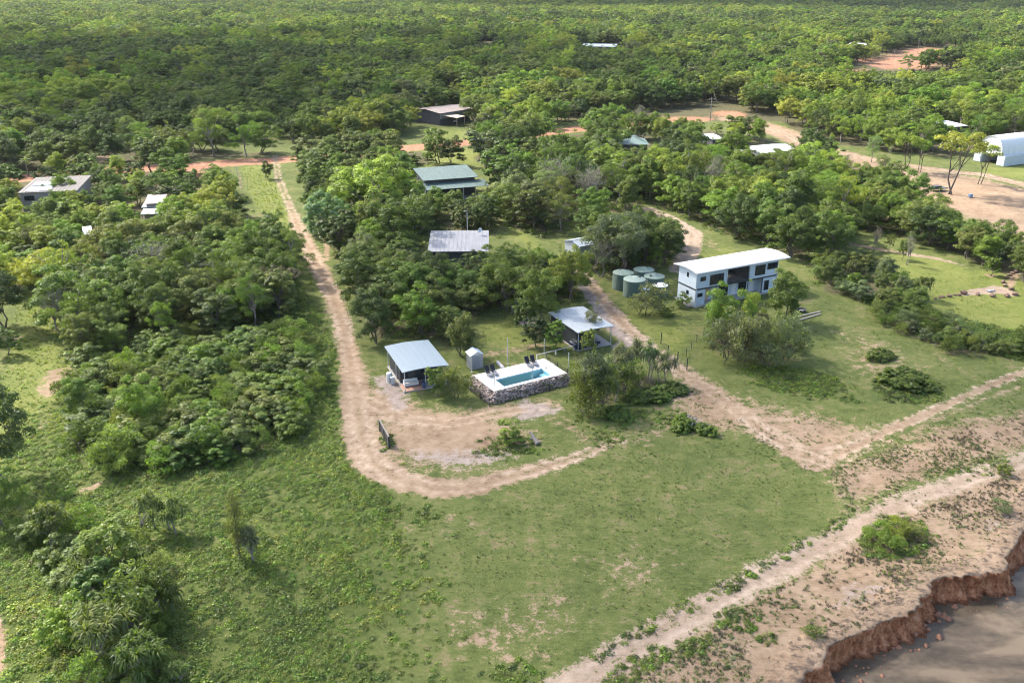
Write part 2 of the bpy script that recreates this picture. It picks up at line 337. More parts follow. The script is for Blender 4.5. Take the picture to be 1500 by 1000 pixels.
zone('tank_grove', [(842, 385), (862, 350), (950, 345), (985, 362), (975, 392), (930, 396), (890, 410), (862, 395)], 4.0, (5, 7.5), dict(bare=.25, dome=4, spread=4, gum=2, broad=2), dict(mid=3, olive=3, grey=2, dark=2))
zone('north_east', [(1090, 200), (1130, 206), (1180, 218), (1240, 232), (1240, 245), (1170, 245), (1100, 232), (1030, 222), (965, 222), (965, 200), (1040, 190)], 6.6, (6, 8.5), dict(dome=5, spread=5, gum=1, broad=2), BR)
zone('hedge_row', [(1228, 330), (1290, 340), (1345, 355), (1400, 372), (1440, 392), (1500, 416), (1540, 430), (1540, 400), (1500, 390), (1450, 350), (1400, 330), (1350, 310), (1300, 290), (1240, 275)], 4.6, (6, 8.2), dict(dome=5, spread=5, gum=2, broad=2), dict(mid=4, bright=3, dark=2, olive=1))
zone('garden_screen', [(1190, 400), (1215, 385), (1260, 385), (1320, 420), (1360, 445), (1335, 470), (1280, 455), (1250, 438), (1200, 430)], 3.2, (3, 5.5), dict(dome=3, fine_shrub=2, shrub=2, pandanus=2), dict(olive=3, grey=3, mid=2, bright=1))
zone('scrub_line', [(1270, 452), (1340, 462), (1400, 485), (1470, 500), (1540, 515), (1540, 535), (1480, 524), (1400, 522), (1340, 498), (1280, 470)], 2.4, (1.6, 3), dict(shrub=3, fine_shrub=4, pandanus=2), dict(grey=4, olive=4, mid=2))
zone('far_east', [(1165, 235), (1180, 210), (1250, 215), (1320, 225), (1390, 232), (1415, 225), (1520, 190), (1520, 150), (1350, 160), (1150, 165), (1150, 185), (1180, 205)], 7.4, (8, 11), dict(bare=.25, dome=5, spread=5, gum=3, broad=1), dict(lime=3, bright=4, mid=3, olive=1))
zone('front_clump', [(1030, 490), (1050, 470), (1110, 478), (1165, 490), (1172, 510), (1140, 530), (1080, 528), (1040, 515)], 2.8, (2.6, 4.2), dict(fine_shrub=5, gum=2, dome=1), dict(olive=4, grey=4, mid=1))
zone('pool_scrub', [(845, 590), (850, 560), (880, 540), (935, 540), (985, 560), (990, 580), (930, 580), (890, 600)], 2.6, (2.0, 3.6), dict(pandanus=5, fine_shrub=4), dict(grey=4, olive=4, mid=1))
zone('corner_scrub', [(45, 790), (90, 760), (150, 770), (200, 800), (240, 860), (255, 930), (260, 1010), (200, 1060), (130, 1010), (110, 930), (95, 860)], 1.9, (1.4, 2.8), dict(shrub=5, fine_shrub=3, broad=1, pandanus=1.2), dict(mid=4, pale=4, lime=1, olive=3, bright=2))

zone('yard_belt', [(640, 448), (690, 442), (742, 405), (775, 400), (835, 405), (846, 435), (815, 455), (770, 445), (740, 452), (695, 450), (672, 470), (664, 512), (642, 500)], 3.5, (4.2, 6.8), dict(dome=4, spread=3, gum=2, broad=2), MIDT)
CHANS = ('lush', 'fresh', 'floor', 'soil', 'pale', 'red', 'gravel', 'rut')
def masks(X, Y):
    X = np.asarray(X, float); Y = np.asarray(Y, float); out = {}
    jit = (fbm(X, Y, .35) - .5) * 1.6
    for ch in CHANS: out[ch] = np.zeros(X.shape)
    def acc(ch, d, fe, st):
        v = np.clip(.5 - d / (2 * fe), 0, 1) * st; out[ch] = np.maximum(out[ch], v)
    for ch, pts, w, fe, st in TRACKS:
        P = GP(pts); mx = max(w) + fe + 1
        s = (X > P[:, 0].min() - mx) & (X < P[:, 0].max() + mx) & (Y > P[:, 1].min() - mx) & (Y < P[:, 1].max() + mx)
        if not s.any(): continue
        d = np.full(X.shape, 99.); d[s] = seg_dist(X[s], Y[s], P, w); acc(ch, d + jit * .35, fe, st)
        if st >= .95 and ch in ('soil', 'pale') and len(pts) > 4 and max(w) > .85:
            c0 = seg_dist(X[s], Y[s], P) + jit[s] * .2; wob = vnoise(X[s], Y[s], .12); g = np.exp(-((c0 - .8) / .30) ** 2) * (.35 + .65 * wob) + .5 * np.exp(-((c0 - 1.55) / .3) ** 2) * (wob > .55)
            out['rut'][s] = np.maximum(out['rut'][s], g); out[ch][s] = np.where(d[s] < fe, out[ch][s] - .42 * np.exp(-(c0 / .32) ** 2) * (vnoise(X[s] + 50, Y[s], .07) > .45), out[ch][s])
    for ch, pts, fe, st in POLYS + [('floor', None, 2.5, .85)] * 0:
        P = GP(pts); s = (X > P[:, 0].min() - fe) & (X < P[:, 0].max() + fe) & (Y > P[:, 1].min() - fe) & (Y < P[:, 1].max() + fe)
        if not s.any(): continue
        d = np.full(X.shape, 99.); d[s] = poly_sd(X[s], Y[s], P); acc(ch, d + jit * (5. if ch == 'lush' and fe > 5 else 1.), fe, st)
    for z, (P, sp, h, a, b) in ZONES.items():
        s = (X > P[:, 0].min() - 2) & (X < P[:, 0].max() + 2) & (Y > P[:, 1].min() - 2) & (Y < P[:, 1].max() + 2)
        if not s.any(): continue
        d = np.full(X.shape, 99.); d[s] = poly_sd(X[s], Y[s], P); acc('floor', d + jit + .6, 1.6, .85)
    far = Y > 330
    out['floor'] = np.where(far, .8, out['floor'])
    return out
def relief(X, Y): return (fbm(X, Y, .09) - .5) * .25 + (fbm(X, Y, .5) - .5) * .08

# ------------------------------------------------------------------ clouds: the drifting cumulus whose shade lies on the land
def cloud_mat(name, tr):
    m = new_mat(name); b = NB(m); d = b.n('ShaderNodeBsdfDiffuse'); d.inputs[0].default_value = (.85, .85, .86, 1); t = b.n('ShaderNodeBsdfTranslucent'); t.inputs[0].default_value = (.85, .85, .86, 1)
    a = b.n('ShaderNodeMixShader'); a.inputs[0].default_value = .5; b.l(d.outputs[0], a.inputs[1]); b.l(t.outputs[0], a.inputs[2])
    p = b.n('ShaderNodeBsdfTransparent'); x = b.n('ShaderNodeMixShader'); x.inputs[0].default_value = 1 - tr; b.l(p.outputs[0], x.inputs[1]); b.l(a.outputs[0], x.inputs[2]); b.out(x.outputs[0]); return m
_b = bmesh.new(); bmesh.ops.create_icosphere(_b, subdivisions=3, radius=1); ICO = np.array([v.co[:] for v in _b.verts]); ICF = np.array([[v.index for v in f.verts] for f in _b.faces]); _b.free()
def cloud(spots, alt, mat, seed):
    """lumps of vapour at height alt, each over (x, y, radius) as seen along the sun's rays"""
    r = np.random.default_rng(seed); V = []; F = []; o = 0
    for x, y, q in spots:
        a = alt + r.uniform(-.12, .2) * alt; t = a / SDIR.z; c = np.array([x + SDIR.x * t, y + SDIR.y * t, a])
        w = 1 + .12 * np.sin(ICO[:, 0] * 5 + r.random() * 6) * np.sin(ICO[:, 1] * 6 + r.random() * 6) + .08 * np.sin(ICO[:, 2] * 9 + ICO[:, 0] * 7)
        V.append(ICO * w[:, None] * np.array([q, q, q * .45]) + c); F.append(ICF + o); o += len(ICO)
    V = np.concatenate(V); F = np.concatenate(F); me = mesh_np('cloud', V, np.full(len(F), 3), F.ravel(), [mat], smooth=True); ob = bpy.data.objects.new('cloud', me); COL.objects.link(ob); tag(ob, kind='structure'); return ob
def lumps(poly, step, rad, seed, rag=1.):
    P = GP(poly); r = np.random.default_rng(seed); x0, y0 = P.min(0); x1, y1 = P.max(0); out = []
    for x in np.arange(x0, x1, step):
        for y in np.arange(y0, y1, step):
            u, v = x + r.uniform(-.4, .4) * step, y + r.uniform(-.4, .4) * step
            if inside(np.array([u]), np.array([v]), P)[0] and vnoise(u, v, 1.3 / step) > .22 * rag: out.append((u, v, rad * r.uniform(.7, 1.25)))
    return out
CL_THIN, CL_THICK = cloud_mat('thin_cloud', .87), cloud_mat('thick_cloud', .73)
cloud(lumps([(480, 1300), (420, 760), (300, 690), (60, 650), (-500, 640), (-500, 560), (0, 480), (250, 450), (430, 490), (560, 420), (700, 365), (900, 350), (1050, 390), (1250, 410), (1500, 470), (2000, 520), (2200, 1300)], 24, 24, 1), 420, CL_THIN, 2)
cloud(lumps([(-500, 222), (0, 206), (200, 212), (420, 206), (640, 180), (900, 145), (1000, 120), (900, 85), (700, 62), (400, 60), (100, 70), (-300, 50)], 46, 44, 3, 1.6), 520, CL_THICK, 4)
cloud(lumps([(560, 6), (800, 12), (1000, 17), (1300, 20), (1700, 20), (1700, -8), (500, -8)], 135, 170, 5, 0.), 900, cloud_mat('dense_cloud', .3), 6)

# ------------------------------------------------------------------ ground
def axis(lo, hi, step, out_lo, out_hi, g=1.28):
    a = list(np.arange(lo, hi + 1e-6, step)); s = step; v = lo; pre = []
    while v > out_lo: s *= g; v -= s; pre.append(v)
    s = step; v = hi; post = []
    while v < out_hi: s *= g; v += s; post.append(v)
    return np.array(pre[::-1] + a + post)
gx = axis(-130, 160, .42, -9000, 9000); gy = axis(40, 290, .42, -900, 9500)
XX, YY = np.meshgrid(gx, gy); nx, ny = len(gx), len(gy)
mk = masks(XX.ravel(), YY.ravel())
csd = cliff_sd(XX.ravel(), YY.ravel())
ZZ = relief(XX.ravel(), YY.ravel())
for ch in ('soil', 'pale', 'gravel', 'red'): ZZ = ZZ - np.clip(mk[ch] - .5, 0, .5) * .12
ZZ = np.where(csd > -1.5, ZZ - .25, ZZ); ZZ = np.where(csd > -.7, -7., ZZ)
ii = np.arange(nx * ny).reshape(ny, nx)
q = np.stack([ii[:-1, :-1], ii[:-1, 1:], ii[1:, 1:], ii[1:, :-1]], -1).reshape(-1, 4)
def soil_colour(b, P):
    n1 = b.noise(P, .22, 5, .6); n2 = b.noise(P, .9, 5, .65); n4 = b.noise(P, 11, 3, .6)
    mp = b.n('ShaderNodeMapping'); b.l(P, mp.inputs[0]); mp.inputs['Rotation'].default_value = (0, 0, R(25)); mp.inputs['Scale'].default_value = (.55, 2.2, 1)
    ns = b.noise(mp.outputs[0], 1.6, 4, .6); f = b.math('ADD', b.math('MULTIPLY', b.math('ADD', n1, n2), .3), b.math('MULTIPLY', b.math('ADD', ns, n4), .2))
    return b.ramp(f, [(.36, (.105, .069, .045)), (.46, (.180, .124, .081)), (.55, (.235, .170, .114)), (.66, (.295, .225, .160))])
def ground_material():
    m = new_mat('ground'); b = NB(m)
    P = b.n('ShaderNodeNewGeometry').outputs['Position']
    n0 = b.noise(P, .035, 4); n1 = b.noise(P, .22, 5, .6); n2 = b.noise(P, .9, 5, .65); n3 = b.noise(P, 3.2, 4, .6); n4 = b.noise(P, 11, 3, .6)
    mp = b.n('ShaderNodeMapping'); b.l(P, mp.inputs[0]); mp.inputs['Rotation'].default_value = (0, 0, R(25)); mp.inputs['Scale'].default_value = (.55, 2.2, 1)
    ns = b.noise(mp.outputs[0], 1.6, 4, .6)
    A = {k: b.attr(k).outputs['Fac'] for k in CHANS}
    def avg(*ws):
        t = None
        for v, w in ws:
            u = b.math('MULTIPLY', v, w); t = u if t is None else b.math('ADD', t, u)
        return t
    mixn = avg((n1, .3), (n2, .3), (ns, .2), (n4, .2))
    lawn = b.ramp(mixn, [(.37, (.040, .050, .016)), (.46, (.066, .084, .023)), (.53, (.092, .106, .033)), (.585, (.150, .118, .064)), (.66, (.205, .155, .10))])
    lush = b.ramp(avg((n2, .35), (n3, .4), (n4, .25)), [(.37, (.030, .040, .012)), (.48, (.055, .074, .018)), (.56, (.085, .098, .028)), (.62, (.15, .118, .07)), (.70, (.19, .145, .10))])
    fresh = b.ramp(mixn, [(.36, (.062, .084, .018)), (.5, (.112, .128, .032)), (.64, (.165, .155, .055))])
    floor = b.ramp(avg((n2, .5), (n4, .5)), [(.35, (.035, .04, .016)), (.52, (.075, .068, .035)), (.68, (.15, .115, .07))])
    soil = b.ramp(avg((n1, .3), (n2, .3), (ns, .2), (n4, .2)), [(.36, (.105, .069, .045)), (.46, (.180, .124, .081)), (.55, (.235, .170, .114)), (.66, (.295, .225, .160))])
    pale = b.ramp(avg((n1, .25), (n2, .35), (n4, .4)), [(.36, (.145, .104, .073)), (.48, (.225, .167, .121)), (.6, (.285, .222, .168))])
    red = b.ramp(avg((n1, .4), (n2, .3), (n4, .3)), [(.36, (.18, .078, .046)), (.5, (.25, .125, .075)), (.64, (.31, .19, .125))])
    grav = b.ramp(avg((n2, .5), (n4, .5)), [(.36, (.13, .10, .085)), (.5, (.21, .17, .145)), (.66, (.30, .25, .22))])
    c = lawn
    edge = avg((b.math('SUBTRACT', n2, .5), 1.3), (b.math('SUBTRACT', n3, .5), .9), (b.math('SUBTRACT', n4, .5), .5))
    def lay(c, col, ch, k=1.0, w=.08):
        f = b.sstep(b.math('ADD', A[ch], b.math('MULTIPLY', edge, b.math('MULTIPLY', b.math('MINIMUM', b.math('MULTIPLY', A[ch], 3.0), 1.0), k))), .5 - w, .5 + w)
        return b.mix(f, c, col), f
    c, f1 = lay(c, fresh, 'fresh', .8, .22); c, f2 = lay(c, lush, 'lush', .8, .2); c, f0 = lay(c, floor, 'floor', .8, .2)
    c, f6 = lay(c, red, 'red', .9); c, f3 = lay(c, soil, 'soil', 1.0, .12); c, f4 = lay(c, pale, 'pale', 1.0, .12); c, f5 = lay(c, grav, 'gravel', .9, .15)
    c = b.mix(b.math('MULTIPLY', b.math('MULTIPLY', A['rut'], b.math('MAXIMUM', f3, f4)), b.sstep(n2, .3, .7), clamp=True), c, (.38, .305, .235))
    c = b.mix(1.0, c, b.ramp(n0, [(.3, (.86, .88, .9)), (.7, (1.14, 1.12, 1.08))]), 'MULTIPLY')
    bh = avg((n2, .3), (n3, .5), (n4, .6))
    b.out(b.principled(c, .95, 0, bh, .55, .22, .1)); return m
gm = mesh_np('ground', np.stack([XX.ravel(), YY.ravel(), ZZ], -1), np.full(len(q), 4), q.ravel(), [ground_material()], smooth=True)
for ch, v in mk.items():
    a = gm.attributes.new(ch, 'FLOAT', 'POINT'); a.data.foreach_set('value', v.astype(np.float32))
ground = bpy.data.objects.new('ground', gm); COL.objects.link(ground); tag(ground, kind='structure')

# ------------------------------------------------------------------ river bank (eroded cliff) and river
def resample(P, step):
    d = np.r_[0, np.cumsum(np.hypot(*np.diff(P, axis=0).T))]; s = np.arange(0, d[-1], step)
    return np.stack([np.interp(s, d, P[:, 0]), np.interp(s, d, P[:, 1])], -1), s
def bank():
    C, s = resample(CLIFF, .18)
    k = np.ones(9) / 9
    C = np.stack([np.convolve(np.pad(C[:, i], 4, 'edge'), k, 'valid') for i in (0, 1)], -1)
    T = np.gradient(C, axis=0); T /= np.linalg.norm(T, axis=1)[:, None]; N = np.stack([T[:, 1], -T[:, 0]], -1)
    prof = [(-3.6, -.16), (-2.9, -.05), (-2.2, .0), (-1.5, .05), (-1.0, .05), (-.7, .05), (-.45, .04), (-.25, .02), (-.1, -.04), (.0, -.16), (.0, -.3), (-.06, -.5), (-.1, -.7), (-.08, -.95), (-.03, -1.2), (.04, -1.45), (.1, -1.6), (.18, -1.8), (.3, -1.95), (.42, -2.05), (.6, -2.14), (.85, -2.2), (1.2, -2.28)]
    big = (vnoise(s, s * 0 + 3, .45) - .5) * 1.3 + (vnoise(s, s * 0 + 21, .16) - .5) * 1.4 + (vnoise(s, s * 0 + 9, 1.3) - .5) * .5
    big = np.clip(big, -.55, 1.3)
    V = []; top = []
    for o, z in prof:
        inn = np.clip((o + 2.0) / 2.0, 0, 1)
        flute = (vnoise(s, s * 0 + z * .35, 2.4) - .5) * .5 + (vnoise(s, s * 0 + z * 1.1, 5.2) - .5) * .28 + np.abs(vnoise(s, s * 0 + 40, .9) - .5) * -.9
        face = 1. if z < -.02 else inn
        blk = (np.floor(vnoise(s, s * 0 + np.floor(z * 2.2) * .37, 1.1) * 4) / 4 - .4) * .55 * (z < -.15)
        off = o + big * inn + flute * (1.0 if z < -.1 else .45 * inn) * (1 if z > -2.35 else .5) + blk * (z > -2.3)
        ledge = np.where(vnoise(s, s * 0 + 77, .22) > .52, np.clip((-z - 1.2), 0, .5) * .8, 0)
        off = np.maximum(off + ledge, -.62) if z < -.1 else np.maximum(off + ledge, o * .8 - .5 if o < 0 else -.62)
        x = C[:, 0] + N[:, 0] * off; y = C[:, 1] + N[:, 1] * off
        zz = z + (relief(x, y) if z > -.1 else 0) + (vnoise(x, y, 1.7) - .5) * .09 * (z > -.3)
        V.append(np.stack([x, y, zz], -1)); top.append(np.full(len(s), 1. if (z > -.1 or o < -1) else 0.))
    V = np.stack(V, 1); n, m = len(s), len(prof); ii = np.arange(n * m).reshape(n, m)
    q = np.stack([ii[:-1, :-1], ii[:-1, 1:], ii[1:, 1:], ii[1:, :-1]], -1).reshape(-1, 4)
    mt = new_mat('river_bank'); b = NB(mt); P = b.n('ShaderNodeNewGeometry').outputs['Position']
    mp = b.n('ShaderNodeMapping'); b.l(P, mp.inputs[0]); mp.inputs['Scale'].default_value = (1.5, 1.5, .6)
    n1 = b.noise(mp.outputs[0], 1.1, 5, .7); n2 = b.noise(P, 4, 5, .65); n3 = b.noise(P, .5, 3)
    face = b.ramp(b.math('ADD', b.math('MULTIPLY', n1, .65), b.math('MULTIPLY', n2, .35)), [(.36, (.06, .024, .013)), (.45, (.19, .074, .035)), (.54, (.30, .128, .062)), (.64, (.40, .23, .135))])
    topc = b.mix(b.sstep(b.noise(P, 1.3, 5, .7), .47, .62), soil_colour(b, P), (.085, .064, .048))
    f = b.sstep(b.math('ADD', b.attr('top').outputs['Fac'], b.math('MULTIPLY', b.math('SUBTRACT', n2, .5), .9)), .35, .75)
    sep = b.n('ShaderNodeSeparateXYZ'); b.l(P, sep.inputs[0])
    wet = b.sstep(sep.outputs[2], -2.2, -1.95)
    c = b.mix(f, face, topc); c = b.mix(wet, b.mix(1., c, (.4, .38, .36), 'MULTIPLY'), c)
    b.out(b.principled(c, .95, 0, b.math('ADD', n2, n1), .8, .15, .1))
    me = mesh_np('river_bank', V.reshape(-1, 3), np.full(len(q), 4), q.ravel(), [mt], smooth=False)
    a = me.attributes.new('top', 'FLOAT', 'POINT'); a.data.foreach_set('value', np.stack(top, 1).ravel().astype(np.float32))
    o = bpy.data.objects.new('river_bank', me); COL.objects.link(o); tag(o, kind='structure')
bank()
def clods():
    C, s_ = resample(CLIFF[3:26], .5); T = np.gradient(C, axis=0); T /= np.linalg.norm(T, axis=1)[:, None]; N = np.stack([T[:, 1], -T[:, 0]], -1); r = np.random.default_rng(12); V = []; F = []
    for c, n_ in zip(C, N):
        for _ in range(r.integers(0, 4)):
            q = .07 + .3 * r.random() ** 3; p = c + n_ * (.75 + 1.5 * r.random() ** 1.6) + r.normal(size=2) * .25; o = len(V)
            w = np.array([[1, 0, 0], [-1, 0, 0], [0, 1, 0], [0, -1, 0], [0, 0, 1], [0, 0, -1], [.6, .6, .5], [-.6, .6, .5], [.6, -.6, .5], [-.6, -.6, .5]])[:6] * (q * (.7 + .6 * r.random((6, 1))))
            V += [tuple(np.array([p[0], p[1], -2.17]) + v) for v in w]; F += [(a + o, b_ + o, c_ + o) for a, b_, c_ in ((0, 2, 4), (2, 1, 4), (1, 3, 4), (3, 0, 4), (2, 0, 5), (1, 2, 5), (3, 1, 5), (0, 3, 5))]
    me = bpy.data.meshes.new('fallen_clods'); me.from_pydata(V, [], F); me.materials.append(M('red_earth', (.20, .10, .06), .95, 0, .4, 2)); o = bpy.data.objects.new('fallen_clods', me); COL.objects.link(o); tag(o, kind='stuff')
clods()
def river():
    mt = new_mat('muddy_water'); b = NB(mt); P = b.n('ShaderNodeNewGeometry').outputs['Position']
    mp = b.n('ShaderNodeMapping'); b.l(P, mp.inputs[0]); mp.inputs['Rotation'].default_value = (0, 0, R(-35)); mp.inputs['Scale'].default_value = (.6, 1.3, 1)
    n1 = b.noise(mp.outputs[0], .28, 5, .55, .6); n2 = b.noise(P, 1.4, 3); n3 = b.noise(P, 7, 2)
    c = b.ramp(b.math('ADD', b.math('MULTIPLY', n1, .85), b.math('MULTIPLY', n2, .15)), [(.36, (.042, .033, .022)), (.48, (.078, .060, .040)), (.60, (.135, .103, .068))])
    b.out(b.principled(c, .28, 0, b.math('ADD', n2, b.math('MULTIPLY', n3, .3)), .25, .05, .12))
    V = []
    for x, y in CLIFF: V.append((x, y, -3.0))
    W = MB(); W.add([(-400, -880, -2.2), (9000, -880, -2.2), (9000, 2500, -2.2), (-400, 2500, -2.2)], [(0, 1, 2, 3)])
    o = W.build('river', mt); tag(o, kind='structure')
river()

# ------------------------------------------------------------------ plants: prototype meshes
def rdir(n, r):
    v = r.normal(size=(n, 3)); return v / np.linalg.norm(v, axis=1)[:, None]
def kites(P, N, S, r, asp=1.5, fold=.0):
    """leaf-sized four-cornered faces at P, facing N, S long"""
    n = len(P); a = np.cross(N, rdir(n, r)); a /= np.linalg.norm(a, axis=1)[:, None] + 1e-9; b = np.cross(N, a)
    L = (S * .5)[:, None]; W = (S * .5 / asp)[:, None]
    V = np.stack([P - a * L, P + b * W + a * L * .1 + N * L * fold, P + a * L, P - b * W + a * L * .1 + N * L * fold], 1).reshape(-1, 3)
    return V
def clumps(r, K, R3, zc, shape='dome', inner=.5, lob=.22):
    """clump centres in an uneven crown of radii R3 centred at height zc"""
    d = rdir(K * 3, r); d = d[d[:, 2] > (-.75 if shape == 'dome' else -.1)][:K]
    ph = r.random(6) * 6.28; az = np.arctan2(d[:, 1], d[:, 0])
    lump = 1 + lob * np.sin(az * 2 + ph[0]) * .6 + lob * np.sin(az * 3 + ph[1]) * .6 + lob * np.sin(d[:, 2] * 5 + ph[2] + az) * .6
    rad = (inner + (1 - inner) * r.random(len(d)) ** .55) * lump
    C = d * rad[:, None] * np.array(R3); C[:, 2] += zc
    return C
def leaf_cloud(r, C, rc, per, size, asp=1.5, flat=.75, up=.35, rnd=.5, droop=0., vc=.5, vl=.35):
    V = []; lv = []
    for c, q in zip(C, rc):
        n = max(6, int(per * (q / np.mean(rc)) ** 2)); d = rdir(n, r); d[:, 2] = np.where(d[:, 2] < -.35, -d[:, 2], d[:, 2])
        rr = q * (.62 + .42 * r.random(n)); sub = 1 + .22 * np.sin(d[:, 0] * 7 + c[0] * 5) * np.sin(d[:, 1] * 7 + c[1] * 3)
        P = c + d * (rr * sub)[:, None] * np.array([1, 1, flat])
        N = d * .8 + np.array([0, 0, up]) + r.normal(size=(n, 3)) * rnd * .6; N[:, 2] -= droop * r.random(n)
        N /= np.linalg.norm(N, axis=1)[:, None] + 1e-9
        V.append(kites(P, N, size * (.65 + .7 * r.random(n)), r, asp)); t = np.clip(.5 + (r.random() - .5) * 2 * vc * .5 + r.normal(size=n) * vl * .4, 0, 1); lv.append(t)
    return np.concatenate(V), np.concatenate(lv)
def branches(r, H, C, base_r, fork=.4, limbs=7, lean=.06, multi=1, n=6):
    mb = MB()
    order = r.permutation(len(C))[:limbs]
    for s in range(multi):
        bx, by = (0, 0) if multi == 1 else (r.normal() * .35, r.normal() * .35)
        top = Vector((bx + r.normal() * lean * H, by + r.normal() * lean * H, H * fork)); br = base_r / math.sqrt(multi)
        mid = Vector((bx, by, 0)).lerp(top, .5) + Vector((r.normal() * .05 * H, r.normal() * .05 * H, 0))
        mb.tube([(bx, by, -.25), (bx, by, .1), mid, top], [br * 1.35, br * 1.1, br * .85, br * .7], n)
        for k in order[s::multi]:
            c = Vector(C[k]); st = mid.lerp(top, .35 + .65 * r.random()); m2 = st.lerp(c, .5) + Vector((r.normal() * .2, r.normal() * .2, .12 * H * .3))
            mb.tube([st, m2, c], [br * .5, br * .32, br * .12], 5, False)
            for _ in range(2):
                e = c + Vector(r.normal(size=3)) * .09 * H; mb.tube([m2.lerp(c, .5), e], [br * .18, br * .05], 4, False)
    return mb
class Proto: pass
def finish(name, V, lv, trunk, bark, H, rad):
    p = Proto(); p.H = H; p.rad = rad; p.name = name
    n = len(V) // 4; idx = np.arange(len(V))
    p.crown = mesh_np(name + '_crown', V, np.full(n, 4), idx, [LEAF], leafv=lv)
    p.V, p.lv, p.tm, p.bark = V, lv, trunk, bark
    me = bpy.data.meshes.new(name + '_trunk'); me.from_pydata(trunk.V, [], trunk.Fc); me.materials.append(bark); me.update(); p.trunk = me
    return p
def massed(p, name):
    """crown and trunk of a prototype in one mesh, for the uncountable woodland"""
    V = np.concatenate([p.V, np.array(p.tm.V).reshape(-1, 3)]); n = len(p.V) // 4; o = len(p.V)
    fn = [4] * n + [len(f) for f in p.tm.Fc]; idx = list(range(o)) + [i + o for f in p.tm.Fc for i in f]
    me = mesh_np(name, V, fn, idx, [LEAF_I, p.bark], midx=[0] * n + [1] * len(p.tm.Fc), leafv=np.r_[p.lv, np.zeros(len(p.tm.Fc))])
    return me
def P_dome(seed, dens=1., ls=.34, H=8., rx=3.1, rz=2.9, vc=.5):
    r = np.random.default_rng(seed); zc = H - rz * 1.02
    C = clumps(r, 88, (rx, rx, rz), zc, inner=.42, lob=.3); rc = .36 + .5 * r.random(len(C))
    V, lv = leaf_cloud(r, C, rc, 150 * dens, ls * .62, 1.6, .8, .4, .5, vc=vc)
    return finish('rounded', V, lv, branches(r, H, C, .17, .36, 9, .05, 2), BARK, H, rx + .6)
def P_spread(seed, dens=1., ls=.23, H=8.5):
    r = np.random.default_rng(seed); n = 6; C = []; a0 = r.random() * 6
    for k in range(n):
        a = a0 + k * 6.28 / (n - 1); q = 0 if k == n - 1 else 1.9 + .8 * r.random(); c = np.array([q * math.cos(a), q * math.sin(a), H - 2.2 - (0 if k == n - 1 else .6 + 1.3 * r.random())])
        C.append(clumps(r, 17, (1.5, 1.5, 1.35), 0, inner=.5) + c); C.append(clumps(r, 5, (1.2, 1.2, 1.), 0, inner=.4) + c * np.array([.8, .8, 0]) + np.array([0, 0, 2.4]))
    C = np.concatenate(C); rc = .34 + .40 * r.random(len(C)); V, lv = leaf_cloud(r, C, rc, 120 * dens, ls * .9, 1.8, .85, .4, .5)
    return finish('spreading', V, lv, branches(r, H, C, .17, .34, 12, .05, 2), BARK, H, 3.8)
def P_gum(seed, dens=1., ls=.32, H=9.):
    r = np.random.default_rng(seed); C = clumps(r, 46, (2.7, 2.7, 3.7), H - 3.8, inner=.45, lob=.4); rc = .45 + .5 * r.random(len(C))
    V, lv = leaf_cloud(r, C, rc, 170 * dens, ls * .72, 2.6, .85, .2, .8, .4)
    return finish('open', V, lv, branches(r, H, C, .16, .45, 14, .07), BARK_PALE, H, 3.1)
def P_umbrella(seed, H=11.):
    r = np.random.default_rng(seed); d = rdir(60, r); d[:, 2] = np.abs(d[:, 2]); C = d[:30] * np.array([4.1, 4.1, 2.8]) * (.6 + .4 * r.random(30))[:, None]; C[:, 2] += H - 3.6
    rc = .6 + .6 * r.random(len(C)); V, lv = leaf_cloud(r, C, rc, 110, .34, 2.2, .6, .3, .7)
    return finish('umbrella', V, lv, branches(r, H, C, .2, .42, 10, .07, 2), BARK_DARK, H, 4.6)
def P_broad(seed, dens=1., ls=.55, H=7.):
    r = np.random.default_rng(seed); C = clumps(r, 76, (2.5, 2.5, 3.1), H - 3.2, inner=.5); rc = .32 + .36 * r.random(len(C))
    V, lv = leaf_cloud(r, C, rc, 84 * dens, ls * .6, 1.7, .6, .75, .4, vc=.8)
    return finish('broad', V, lv, branches(r, H, C, .14, .4, 8, .05), BARK, H, 2.9)
def P_mango(seed, H=11.5, rx=7.2):
    r = np.random.default_rng(seed); C = clumps(r, 190, (rx, rx, H * .56), H * .42, inner=.75, lob=.14); C = C[C[:, 2] > .8]; rc = .75 + .45 * r.random(len(C))
    V, lv = leaf_cloud(r, C, rc, 190, .36, 2.2, .7, .7, .4, vc=1.1, vl=.4)
    return finish('mango', V, lv, branches(r, H, C, .4, .3, 14, .03), BARK_DARK, H, rx + .8)
def P_shrub(seed, dens=1., ls=.36, H=2.8):
    r = np.random.default_rng(seed); C = clumps(r, 60, (1.55, 1.55, 1.4), 1.2, inner=.45, lob=.35); C = C[C[:, 2] > .25]; rc = .2 + .26 * r.random(len(C))
    V, lv = leaf_cloud(r, C, rc, 62 * dens, ls * .52, 1.6, .55, .85, .4, vc=.9)
    return finish('shrub', V, lv, branches(r, H, C, .07, .3, 8, .08, 3, 5), BARK, H, 1.9)
def P_fine(seed, H=3.2):
    r = np.random.default_rng(seed); C = clumps(r, 30, (1.45, 1.45, 1.6), 1.7, inner=.5, lob=.4); rc = .35 + .35 * r.random(len(C))
    V, lv = leaf_cloud(r, C, rc, 70, .24, 2.6, .9, .1, .9, .4)
    return finish('fine', V, lv, branches(r, H, C, .07, .35, 14, .1, 3, 5), BARK_DARK, H, 1.7)
